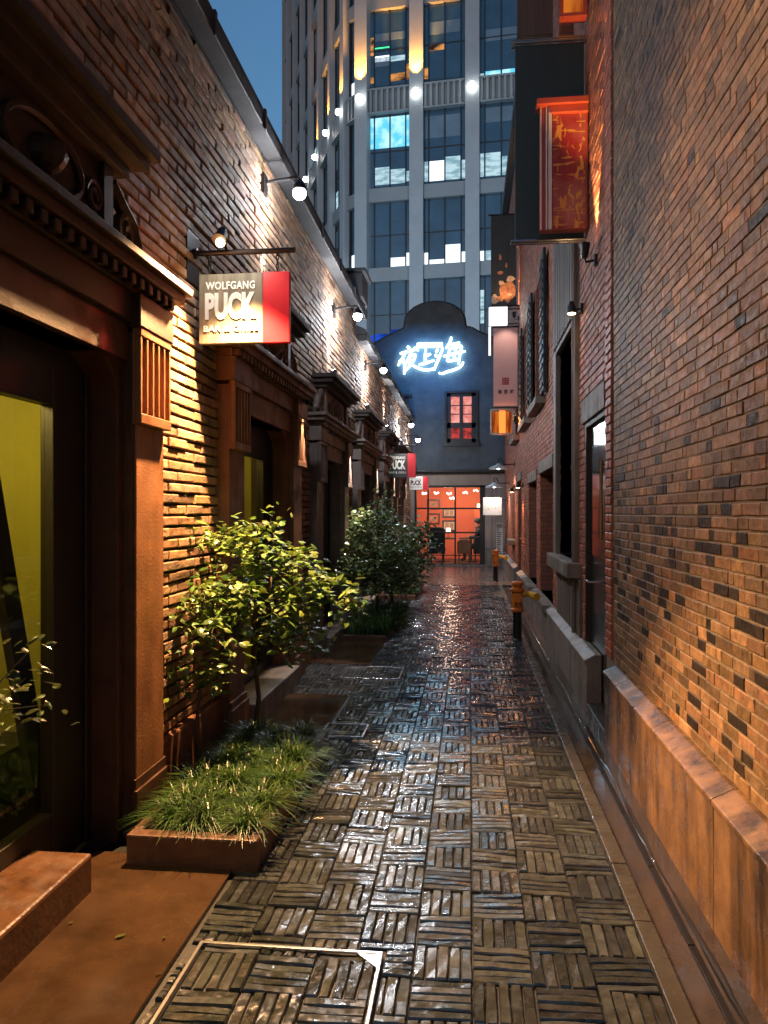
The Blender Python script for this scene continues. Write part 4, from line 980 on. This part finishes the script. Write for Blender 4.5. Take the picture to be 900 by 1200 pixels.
# upper window with lit panes
x0,x1,z0,z1=WIN; w=MB()
w.box(x0-.06,x0,YE-.05,YE+.12,z0-.06,z1+.06); w.box(x1,x1+.06,YE-.05,YE+.12,z0-.06,z1+.06); w.box(x0,x1,YE-.05,YE+.12,z1,z1+.06); w.box(x0-.1,x1+.1,YE-.10,YE+.12,z0-.10,z0)
w.box(x0,x0+.11,YE+.02,YE+.10,z0,z1); w.box(x1-.12,x1,YE+.02,YE+.10,z0,z1); w.box(x0,x1,YE+.02,YE+.10,z1-.09,z1); w.box(x0,x1,YE+.02,YE+.10,z0,z0+.12)
cx=(x0+x1)/2; w.box(cx-.05,cx+.05,YE+.01,YE+.10,z0,z1); w.box(x0,x1,YE+.02,YE+.10,3.83,3.98)
for z in(4.22,4.46): w.box(x0,x1,YE+.04,YE+.08,z-.012,z+.012)
wo=w.build('window',M['frame_black'],EH,bevel=.004)
MB().box(x0+.1,x1-.1,YE+.11,YE+.12,3.97,z1-.05).build('pane',M['win_pink'],wo)
MB().box(x0+.1,x1-.1,YE+.11,YE+.12,z0+.1,3.84).build('pane',M['win_red'],wo)
m=MB(); m.box(x0-.35,x0-.06,YE-.045,YE-.005,z0-.02,z1+.02); m.build('shutter',M['frame_black'],wo) if False else None
x0,x1,z0,z1=WIN2; w=MB(); w.box(x0-.06,x1+.1,YE-.05,YE+.1,z1,z1+.07); w.box(x0-.05,x1+.05,YE-.06,YE+.1,z0-.05,z0); w.box(x1-.05,x1,YE,YE+.1,z0,z1); w.box(x0,x0+.05,YE,YE+.1,z0,z1)
for k in(1,2,3): w.box(x0,x1,YE+.02,YE+.06,z0+(z1-z0)*k/4-.012,z0+(z1-z0)*k/4+.012)
w.box((x0+x1)/2-.015,(x0+x1)/2+.015,YE+.02,YE+.06,z0,z1); wo=w.build('window',M['frame_black'],EH)
MB().box(x0+.02,x1-.02,YE+.07,YE+.08,z0,z1).build('pane',M['blind'],wo)
# shop window
x0,x1,z0,z1=SHOP; w=MB(); t_=.045
w.box(x0,x0+.06,YE-.03,YE+.06,0,z1); w.box(x1-.14,x1,YE-.03,YE+.06,0,z1); w.box(x0,x1,YE-.03,YE+.06,z1-.06,z1); w.box(x0,x1,YE-.03,YE+.06,0,.07)
vx=[x0+.38,-.39]
for v in vx: w.box(v-t_/2,v+t_/2,YE-.02,YE+.05,.07,z1-.06)
for z in(1.60,.93): w.box(x0+.06,x1-.14,YE-.018,YE+.045,z-t_/2,z+t_/2)
w.box(x0+.06,x1-.14,YE-.018,YE+.045,.285,.31)
so=w.build('shop_window',M['frame_black'],EH,bevel=.004)
MB().box(x0+.05,x1-.13,YE+.005,YE+.012,.06,z1-.05).build('pane',M['clear'],so)
MB().box(x0-.1,x1+.1,YE-.14,YE-.03,-.08,.05).build('step',M['stone'],so,bevel=.01)
# room
YBK=YE+3.0
r=MB(); r.box(-2.6,1.8,YBK,YBK+.1,0,2.5); r.box(-2.7,-2.6,YE+T,YBK,0,2.5); r.box(1.8,1.9,YE+T,YBK,0,2.5); r.build('room_wall',M['room_red'],EH)
r=MB(); r.box(-2.7,1.9,YE+T,YBK+.1,-.1,.03); r.box(-2.7,1.9,YE+T,YBK+.1,2.5,2.56); r.build('room_floor_and_ceiling',M['dark_wood'],EH)
light('room_light','AREA',(-.4,YE+1.2,2.40),120,(1,.78,.62),1.6,(-.4,YE+2.6,.9))
light('room_front','POINT',(-.6,YE+.8,2.15),30,(1,.7,.5),.1)
def pic(px,py,wpx,hpx,k):
    sc_=(YBK)/21.4*21.4/900*1.0; 
    # pixel centre -> wall
    u=(px-450)/900; s_,c_=sin(PSI),cos(PSI); rx,ry=(-s_+u*c_),(c_+u*s_); tt=(YBK-.02)/ry; x=rx*tt; z=CAM_H+(600-py)/900*tt; w_=wpx*tt/900/2; h_=hpx*tt/900/2
    lab=['upper left framed picture with a dark landscape on the red wall','middle left framed picture with a small dark motif','lowest left framed picture half hidden by the armchair','upper right framed double print on the red wall','lower right framed double print on the red wall'][k]
    t=thing('framed_print',(x,YBK,z-h_),lab,'picture','framed pictures on the red restaurant wall')
    f=MB(); e=.05
    f.box(x-w_,x+w_,YBK-.03,YBK-.001,z+h_-e,z+h_); f.box(x-w_,x+w_,YBK-.03,YBK-.001,z-h_,z-h_+e); f.box(x-w_,x-w_+e,YBK-.03,YBK-.001,z-h_+e,z+h_-e); f.box(x+w_-e,x+w_,YBK-.03,YBK-.001,z-h_+e,z+h_-e)
    f.build('frame',M['dark_wood'],t)
    MB().box(x-w_+e,x+w_-e,YBK-.012,YBK-.002,z-h_+e,z+h_-e).build('mount',M['room_red'] if k<3 else M['cream'],t)
    p=MB(); 
    if k<3: p.box(x-w_*.5,x+w_*.5,YBK-.016,YBK-.013,z-h_*.45,z+h_*.45)
    else: p.box(x-w_*.6,x-w_*.08,YBK-.016,YBK-.013,z-h_*.55,z+h_*.55); p.box(x+w_*.08,x+w_*.6,YBK-.016,YBK-.013,z-h_*.55,z+h_*.55)
    p.build('print',M['picture'],t)
pic(508,591,15,12,0); pic(508,608,15,13,1); pic(508,622.5,15,10,2); pic(526.5,601,16,11,3); pic(526.5,616,16,13,4)
for i,(x,z) in enumerate([(-1.30,2.04),(-.95,2.05),(-.58,2.03),(-.50,1.90),(-.12,2.06),(.18,2.12)]):
    t=thing('pendant_lamp',(x,YE+.9,z),'glowing flower-shaped pendant lamp hanging in the restaurant window','pendant lamp','flower-shaped pendant lamps in the restaurant')
    b=MB()
    for k in range(5): a=2*pi*k/5+i; b.ball((x+.055*cos(a),YE+.9+.05*sin(a),z+.02*sin(a*2+i)),.026,8,6)
    b.build('petals',M['pendant'],t); b=MB(); b.tube([(x,YE+.9,z),(x,YE+.9,2.5)],.004,5); b.build('cord',M['black'],t)
def tlamp(x,y,z,lab,r=.07,stem=.16):
    t=thing('table_lamp',(x,y,z),lab,'table lamp'); b=MB(); b.lathe([(.05,0),(.05,.015),(.01,.03),(.01,stem)],(x,y,z),10); b.build('lamp_base',M['dark_wood'],t)
    b=MB(); b.lathe([(r,stem),(r*.85,stem+.13)],(x,y,z),14); b.build('lamp_shade',emit('lamp shade',(1,.72,.5),3),t)
TB=MB(); y=YE+1.4
def table(x,y,lab,w=.7):
    t=thing('dining_table',(x,y,.03),lab,'table'); MB().box(x-w/2,x+w/2,y-.35,y+.35,.70,.74).build('tabletop',M['dark_wood'],t,bevel=.005)
    b=MB(); b.tube([(x,y,.06),(x,y,.70)],.03,8); b.lathe([(.22,.03),(.2,.05),(.03,.07)],(x,y,0),14); b.build('pedestal',M['black'],t)
table(-.78,YE+1.5,'dining table behind the tall dark armchair'); table(.05,YE+1.6,'dining table behind the brown chair back')
tlamp(-.62,YE+1.45,.74,'small glowing table lamp beside the tall armchair'); tlamp(.30,YE+2.6,1.60,'white glowing lamp high on the right of the room',.07,.03) 
MB2=MB(); MB2.box(.15,.45,YE+2.5,YE+2.85,.03,1.6); tag(MB2.build('sideboard',M['room_red'],None,bevel=.01),'narrow red cabinet holding the lamp at the right of the room','cabinet')
def chair(x,y,w,h,mat,lab,name='armchair'):
    t=thing(name,(x,y,.03),lab,'chair'); b=MB(); b.box(x-w/2,x+w/2,y-.02,y+.5,.33,.47); b.build('seat',mat,t,bevel=.03)
    b=MB(); b.prism([(x-w/2,.30),(x+w/2,.30),(x+w/2,h-.10),(x+w*.42,h-.02),(x+w*.25,h),(x-w*.25,h),(x-w*.42,h-.02),(x-w/2,h-.10)],1,y-.10,y-.0); b.build('backrest',mat,t,bevel=.02)
    for a in(-1,1):
        for c in(0,1): q=MB(); q.tube([(x+a*(w/2-.05),y+.42*c,.03),(x+a*(w/2-.06),y+.40*c,.34)],.02,6); q.build('leg',M['dark_wood'],t)
chair(-.92,YE+.75,.46,1.06,M['chair'],'tall dark high-backed armchair in the restaurant window')
chair(-.15,YE+.85,.40,.72,surf('brown leather',(.20,.07,.03),.5),'low brown chair right of the tall armchair in the restaurant','dining_chair')
# seated diner (dark clothes) on the right of the window
def person(x,y,lab):
    t=bpy.data.objects.new('person',None)
    me=bpy.data.meshes.new('person'); 
    P=[(x,y,.50),(x,y+.0,.68),(x-.02,y,.86),(x-.04,y,.98),(x-.06,y,1.06),      # pelvis..neck
       (x-.04,y-.19,.95),(x-.14,y-.24,.76),(x-.34,y-.18,.78),                    # arm
       (x-.04,y+.19,.95),(x-.14,y+.24,.76),(x-.34,y+.18,.78),
       (x-.02,y-.09,.50),(x-.42,y-.12,.52),(x-.44,y-.12,.12),(x-.56,y-.12,.09),
       (x-.02,y+.09,.50),(x-.42,y+.12,.52),(x-.44,y+.12,.12),(x-.56,y+.12,.09),
       (x-.08,y,1.15),(x-.09,y,1.24)]
    E=[(0,1),(1,2),(2,3),(3,4),(3,5),(5,6),(6,7),(3,8),(8,9),(9,10),(0,11),(11,12),(12,13),(13,14),(0,15),(15,16),(16,17),(17,18),(4,19),(19,20)]
    rad=[.15,.13,.15,.13,.055,.07,.05,.035,.07,.05,.035,.10,.075,.05,.04,.10,.075,.05,.04,.085,.075]
    me.from_pydata(P,E,[]); o=bpy.data.objects.new('person',me); C.objects.link(o)
    md=o.modifiers.new('skin','SKIN'); 
    for i,v in enumerate(me.skin_vertices[0].data): v.radius=(rad[i],rad[i]); v.use_root=(i==0)
    sb=o.modifiers.new('sub','SUBSURF'); sb.levels=2; sb.render_levels=2
    me.materials.append(M['cloth'])
    dg=bpy.context.evaluated_depsgraph_get(); m2=bpy.data.meshes.new_from_object(o.evaluated_get(dg)); o.modifiers.clear(); o.data=m2
    skin=surf('skin',(.45,.22,.14),.5,bump=0); m2.materials.clear(); m2.materials.append(M['cloth']); m2.materials.append(skin)
    for p in m2.polygons:
        if p.center.z>1.08 or p.center.x<x-.30 and p.center.z>.7: p.material_index=1
        p.use_smooth=True
    h=MB(); h.ball((x-.065,y,1.235),.095,12,10,1.1); ho=h.build('hair',M['chair'],None,smooth=True); ho.parent=o
    tag(o,lab,'person')
person(.30,YE+1.15,'person in dark clothes seated at the right side of the restaurant window')
chair(.32,YE+.92,.40,.80,M['chair'],'dark chair under the seated person in the restaurant','dining_chair')

# ---- neon sign
t=thing('neon_sign',(-1.07,YE-.08,5.3),'glowing blue-white neon sign of three brush characters on the gable','neon sign')
def npx(cx,cy):      # design grid (x right, y down) -> wall metres
    return (-1.07+(cx-377)*.00528, 5.84-(cy-335)*.00528)
ST=[[(255,283),(264,292),(270,300)],[(216,320),(250,312),(302,300)],[(242,312),(232,340),(205,384)],[(230,348),(240,380),(238,430)],
 [(278,314),(262,345),(244,378)],[(264,338),(296,328),(284,362),(262,392),(238,418)],[(262,350),(278,362)],[(262,372),(290,388),(320,402),(350,410),(385,406),(400,398)],
 [(352,298),(349,340),(350,374)],[(352,336),(378,326)],[(316,382),(350,374),(396,360)],
 [(416,300),(406,318)],[(400,330),(412,342)],[(396,412),(408,378),(424,342),(442,296)],
 [(486,240),(478,268),(458,300)],[(468,282),(500,277),(530,270)],[(478,300),(472,330),(464,366)],[(464,366),(500,362),(530,354)],[(478,300),(510,294),(538,290),(532,325),(524,384)],[(504,304),(512,318)],[(498,338),(506,352)],
 [(444,340),(500,328),(558,316)],[(548,372),(536,394),(505,410),(470,420),(438,430),(420,426)],[(210,366),(222,356)],[(288,300),(300,292),(312,308)]]
nb=MB()
for s in ST:
    pts=[Vector((npx(*p)[0],YE-.07,npx(*p)[1])) for p in s]
    dense=[]
    for i in range(len(pts)-1):
        p0=pts[max(i-1,0)];p1=pts[i];p2=pts[i+1];p3=pts[min(i+2,len(pts)-1)]
        for k in range(5):
            q=k/5; dense.append(.5*((2*p1)+(p2-p0)*q+(2*p0-5*p1+4*p2-p3)*q*q+(3*p1-p0-3*p2+p3)*q**3))
    dense.append(pts[-1]); n=len(dense)
    nb.tube(dense,[.019+.013*sin(pi*(i+.5)/n) for i in range(n)],8)
nb.build('neon_characters',M['neon'],t,smooth=True)
a=npx(306,268);b_=npx(440,292)
fr=MB(); fr.box(a[0],b_[0],YE-.09,YE-.06,b_[1],a[1]); fr.build('lit_plaque',M['neon'],t)
text('lettering','RESTAURANT',M['ink'],t,a[0]+.05,b_[0]-.05,b_[1]+.03,a[1]-.03,YE-.095,.006)
k=MB()
for xx in(235,340,420,505): q=npx(xx,340); k.tube([(q[0],YE-.07,q[1]),(q[0],YE+.02,q[1])],.008,6)
k.build('fixings',M['black'],t)
light('neon_glow','AREA',(-1.07,YE-.9,5.8),55,(.07,.34,1),1.6,(-1.07,YE,5.0)) 
# eave box on the left
rb=MB(); rb.box(-1.85,-1.45,10.4,10.95,4.45,4.78); rb.box(-1.9,-1.40,10.35,10.99,4.78,4.83); tag(rb.build('roof_vent_box',M['roof'],None,bevel=.01),'dark box standing on the left eave where the roofline steps','vent box')

# ================================================================== tower
TW=thing('office_tower',(0,80,0),'tall blue grey stone and glass office tower rising behind the gabled house','building')
def gx(px,Y):
    u=(px-450)/900; s_,c_=sin(PSI),cos(PSI); return (-s_+u*c_)/(c_+u*s_)*Y
# front plan line: passes column A at Y=70 and tilts nearer to the right
TAN=math.tan(radians(5.4))
A=Vector((gx(425,70),70)); 
def frontpt(px):
    # intersect ray with the front line
    u=(px-450)/900; s_,c_=sin(PSI),cos(PSI); k=(-s_+u*c_)/(c_+u*s_)
    Y=(A.y+TAN*A.x)/(1+TAN*k); return Vector((k*Y,Y))
B=frontpt(488.5); pitch=(B-A)
fr_cols=[A+pitch*i for i in range(0,8)]
side=[A+Vector(v) for v in ((-1.9,1.9),(-3.8,5.6),(-5.9,10.6),(-8.0,15.8),(-10.1,21.0),(-12.2,26.2),(-14.3,31.4),(-16.0,36.0))]
plan=side[::-1]+fr_cols
TH=78; CW=1.25
def zt(py,Y=70.5): return 1.5+(600-py)/900*Y
# rows: measured on column A-B bay
LV0,LV1=zt(135),zt(106)       # louvre band
P_=zt(222)-zt(315)             # storey pair pitch
sp=[(zt(238)-P_*k,zt(222)-P_*k) for k in range(0,5)]     # spandrels downward (z0,z1)
bands=[(z0,z1,'s') for z0,z1 in sp if z1>2]+[(LV0,LV1,'l')]
z=LV1
while z<TH-8: z+=P_; bands.append((z,z+(sp[0][1]-sp[0][0]),'s')); z+=(sp[0][1]-sp[0][0])
bands.sort()
def quadbox(mb,p,q,dn,z0,z1,w0,w1,d0,d1):
    """box along p->q between fractions in metres w0..w1, depth d0..d1 along outward normal dn"""
    t=(q-p).normalized(); a=p+t*w0; b=p+t*w1
    pts=[a+dn*d0,b+dn*d0,b+dn*d1,a+dn*d1]
    mb.prism([(v.x,v.y) for v in pts],2,z0,z1)
col=MB(); lamps=[]
for i,pt in enumerate(plan):
    nb_=plan[min(i+1,len(plan)-1)]-plan[max(i-1,0)]; t=nb_.normalized(); n=Vector((t.y,-t.x))
    w=CW if i>=len(side) else .8
    pts=[pt-t*w/2-n*.4,pt+t*w/2-n*.4,pt+t*w/2+n*.45,pt-t*w/2+n*.45]
    col.prism([(v.x,v.y) for v in pts],2,-.1,TH); lamps.append((pt,n,t,i>=len(side)))
col.build('columns',M['concrete'],TW)
for z0,z1,k in bands:
    s=MB()
    for i in range(len(plan)-1):
        p,q=plan[i],plan[i+1]; t=(q-p).normalized(); n=Vector((t.y,-t.x)); L=(q-p).length
        if k=='s': quadbox(s,p,q,n,z0,z1,.3,L-.3,-.3,.12)
        else:
            quadbox(s,p,q,n,z0,z1,.3,L-.3,-.3,-.02)
            x=.7
            while x<L-.7: quadbox(s,p,q,n,z0+.15,z1-.15,x,x+.22,-.02,.28); x+=.52
            quadbox(s,p,q,n,z0-.01,z0+.14,.3,L-.3,-.02,.3); quadbox(s,p,q,n,z1-.14,z1+.01,.3,L-.3,-.02,.3)
    s.build('spandrel_band' if k=='s' else 'louvre_band',M['spandrel'],TW)
# roof slab and core
pts=[(v.x,v.y) for v in plan]+[(plan[-1].x,120),(plan[0].x+2,120)]
MB().prism(pts,2,TH,TH+1).build('roof',M['spandrel'],TW)
core=[(v.x+ (1.6 if i<len(side) else 0),v.y+1.6) for i,v in enumerate(plan)]+[(plan[-1].x,119),(plan[0].x+3,119)]
MB().prism(core,2,-.1,TH-.1).build('core',M['void'],TW)
TR=random.Random(21)
nwin=0
levels=[(bands[i][1],bands[i+1][0]) for i in range(len(bands)-1)]
def win(i,z0,z1,spec):
    """one bay of curtain wall glass; spec lists lit cells (column 0-3, fraction z0,z1, slot)"""
    p,q=plan[i],plan[i+1]; t=(q-p).normalized(); n=Vector((t.y,-t.x)); L=(q-p).length; e=.6 if i>=len(side) else .4
    w=MB(); W_=L-2*e
    quadbox(w,p,q,n,z0,z1,e,L-e,-.30,-.24)
    w.m=1
    nx=[0,.12,.5,.88,1] if i>=len(side)-1 else [0,.33,.67,1]
    for f in nx: quadbox(w,p,q,n,z0,z1,e+W_*f-.05,e+W_*f+.05,-.24,-.12)
    for f in(.5,): zz=z0+(z1-z0)*f; quadbox(w,p,q,n,zz-.05,zz+.05,e,L-e,-.24,-.20)
    for c,f0,f1,slot in spec:
        w.m=slot; c=min(c,len(nx)-2)
        quadbox(w,p,q,n,z0+(z1-z0)*f0+.02,z0+(z1-z0)*f1-.02,e+W_*nx[c]+.07,e+W_*nx[c+1]-.07,-.235,-.215)
    w.build('window',[M['tglass'],M['mullion'],M['blind'],M['lit_cold'],M['lit_white'],M['lit_warm'],M['lit_teal'],M['lit_blue'],M['lit_green']],TW)
fs=len(side)  # index of column A
iL=[k for k,b in enumerate(bands) if b[2]=='l'][0]
lv=lambda k: iL-1+k   # level index: 0 = just below louvre, 1 = just above, -1 = next down
SP={ (fs,0):[(0,.55,.97,6),(1,.55,.97,6),(2,.55,.97,6),(3,.55,.97,6),(1,.06,.30,3),(2,.06,.26,3),(3,.08,.22,3)],
 (fs+1,0):[(0,.05,.32,3),(1,.05,.32,4),(2,.05,.36,3),(3,.05,.3,3),(1,.62,.92,2),(2,.62,.92,2),(0,.62,.92,2)],
 (fs+2,0):[(0,.05,.36,3),(1,.05,.36,3),(2,.05,.3,3),(1,.75,.95,2),(2,.75,.95,2)],
 (fs,-1):[(2,.02,.16,4),(3,.02,.22,4)], (fs+1,-1):[(0,.02,.20,4),(1,.02,.09,4),(2,.02,.30,4),(3,.02,.18,4)], (fs+2,-1):[(0,.02,.17,4),(1,.02,.17,3)],
 (fs-1,-1):[(1,.02,.30,4)],
 (fs,1):[(0,.45,.68,5),(1,.3,.42,2),(2,.35,.42,3),(1,.62,.72,2),(2,.62,.72,2),(1,.53,.545,8),(1,.36,.44,4),(0,.1,.18,5),(2,.1,.2,5),(3,.1,.3,5)],
 (fs+1,1):[(0,.08,.22,5),(1,.42,.50,5),(1,.62,.78,2),(2,.62,.78,2)],
 (fs+2,1):[(0,.02,.07,3),(1,.03,.09,6),(2,.03,.09,6),(1,.45,.6,2),(2,.45,.6,2)],
 (fs,-2):[(1,.02,.22,7),(2,.05,.28,7),(0,.0,.2,7)], (fs+1,-2):[(1,.45,.6,3),(2,.0,.06,3)], (fs+2,-2):[(0,.3,.8,3)]}
for li,(z0,z1) in enumerate(levels):
    if z1-z0<.6: continue
    k=li-lv(0)
    for i in range(len(plan)-1):
        if nwin>=99: break
        if z0>62 or z1<8 and i<fs: continue
        if i>fs+4 and z0>55: continue
        spec=SP.get((i,k))
        if spec is None:
            spec=[]
            for c in range(4):
                if TR.random()<.35: spec.append((c,.62,.9,2))
                g_=TR.random()
                if g_<.14: spec.append((c,.04,.3,3))
                elif g_<.18: spec.append((c,.5,.8,5))
                elif g_<.24: spec.append((c,.04,.22,4))
        win(i,z0,z1,spec); nwin+=1
# round lamps on the columns and amber uplighting above them
lb=MB()
for pt,n,t,front in lamps:
    c=pt+n*.75; r=.34 if front else .30
    q=MB(); q.ball((c.x,c.y,(LV0+LV1)/2+.15),r,12,8); q.build('round_lamp',M['bulb_tower'],TW,smooth=True)
for idx,(pt,n,t,front) in enumerate(lamps):
    if idx in(fs,fs+1): pw=9000
    elif idx in(fs-1,fs-2,fs-3): pw=3500
    else: continue
    c=pt+n*1.0
    light('column_uplight','SPOT',(c.x,c.y,LV1+.2),pw,(1,.36,.05),.1,(pt.x+n.x*.45,pt.y+n.y*.45,LV1+7),70,.8,TW)
light('tower_fill_light','SPOT',(-16,34,9),24000,(.62,.80,1),1.5,(-8,71,26),80,.9)  # added unseen fill lights that brighten the tower
light('tower_fill_light','SPOT',(14,36,9),15000,(.62,.80,1),1.5,(0,70,30),80,.9)
# dark service boxes at the right skyline
sb_=MB()
for (z0,z1) in((4.9,5.3),(5.45,6.6),(6.7,7.8)): sb_.box(.62,.80,20.6,20.9,z0+1.4,z1+1.4)
sb_.box(.66,.70,20.5,20.6,6.1,9.2); sb_.box(.70,.99,20.7,20.8,6.5,6.6); sb_.box(.70,.99,20.7,20.8,8.8,8.9)
tag(sb_.build('service_boxes',M['black'],None,bevel=.01),'stack of dark equipment boxes fixed high at the far right corner','equipment box')

# ================================================================== lights, sky, camera
# wall lantern behind the viewer on the left house, warm
def lantern(x,y,z,side,lab,pw,col=(1,.60,.28)):
    t=thing('wall_lantern',(x,y,z),lab,'wall light'); s=side
    b=MB(); b.tube([(x,y,z+.2),(x+s*.12,y,z+.22),(x+s*.15,y,z+.14)],.01,6); b.box(min(x,x+s*.02),max(x,x+s*.02),y-.04,y+.04,z+.1,z+.28); b.lathe([(.02,.15),(.07,.09),(.07,.08)],(x+s*.15,y,z),8); b.build('bracket',M['black'],t)
    b=MB(); b.ball((x+s*.15,y,z+.03),.045); b.build('bulb',M['bulb_warm'],t,smooth=True)
    light('lantern_light','POINT',(x+s*.15,y,z-.06),pw,col,.06,parent=t)
t=thing('wall_spotlight',(-1.63,3.35,4.25),'added unseen spotlight under the left eave that fills the right wall with light','wall light')  # lamp added out of view to brighten the right wall
b=MB(); b.box(-1.65,-1.62,3.30,3.40,4.16,4.27); b.tube([(-1.62,3.35,4.22),(-1.40,3.35,4.20)],.015,8); b.tube([(-1.45,3.35,4.22),(-1.36,3.33,4.16)],[.04,.06],12); b.build('lamp_head',M['black'],t)
light('spot','SPOT',(-1.34,3.32,4.15),175,(1,.60,.30),.04,(.97,3.0,2.35),74,.9,t)
w=bpy.data.worlds.new('World'); sc.world=w; w.use_nodes=True; nt=w.node_tree
bg=nt.nodes['Background']; sky=nt.nodes.new('ShaderNodeTexSky'); sky.sky_type='NISHITA'; sky.sun_disc=False
sky.sun_elevation=radians(SKY_EL); sky.sun_rotation=radians(200); sky.ozone_density=3.8; sky.air_density=1.4; sky.dust_density=.3
nt.links.new(sky.outputs[0],bg.inputs[0]); bg.inputs[1].default_value=SKY_ST
sun=light('sun','SUN',(0,0,60),.012,(.6,.75,1)); sun.data.angle=radians(15); sun.rotation_euler=(radians(50),0,radians(20))
cam=bpy.data.cameras.new('camera'); co=bpy.data.objects.new('camera',cam); C.objects.link(co)
co.location=(0,0,CAM_H); co.rotation_euler=(radians(90),0,PSI); cam.sensor_fit='HORIZONTAL'; cam.sensor_width=36; cam.lens=36.0; cam.clip_end=2000; cam.clip_start=.05
sc.camera=co; sc.render.resolution_x=768; sc.render.resolution_y=1024
sc.view_settings.view_transform='Standard'; sc.view_settings.look='None'; sc.view_settings.exposure=EXPO; sc.view_settings.gamma=1
cy=sc.cycles; cy.use_denoising=True; cy.max_bounces=6; cy.diffuse_bounces=1; cy.glossy_bounces=3; cy.transparent_max_bounces=6; cy.sample_clamp_indirect=3; cy.caustics_reflective=False; cy.caustics_refractive=False
try: cy.denoiser='OPENIMAGEDENOISE'
except Exception: pass
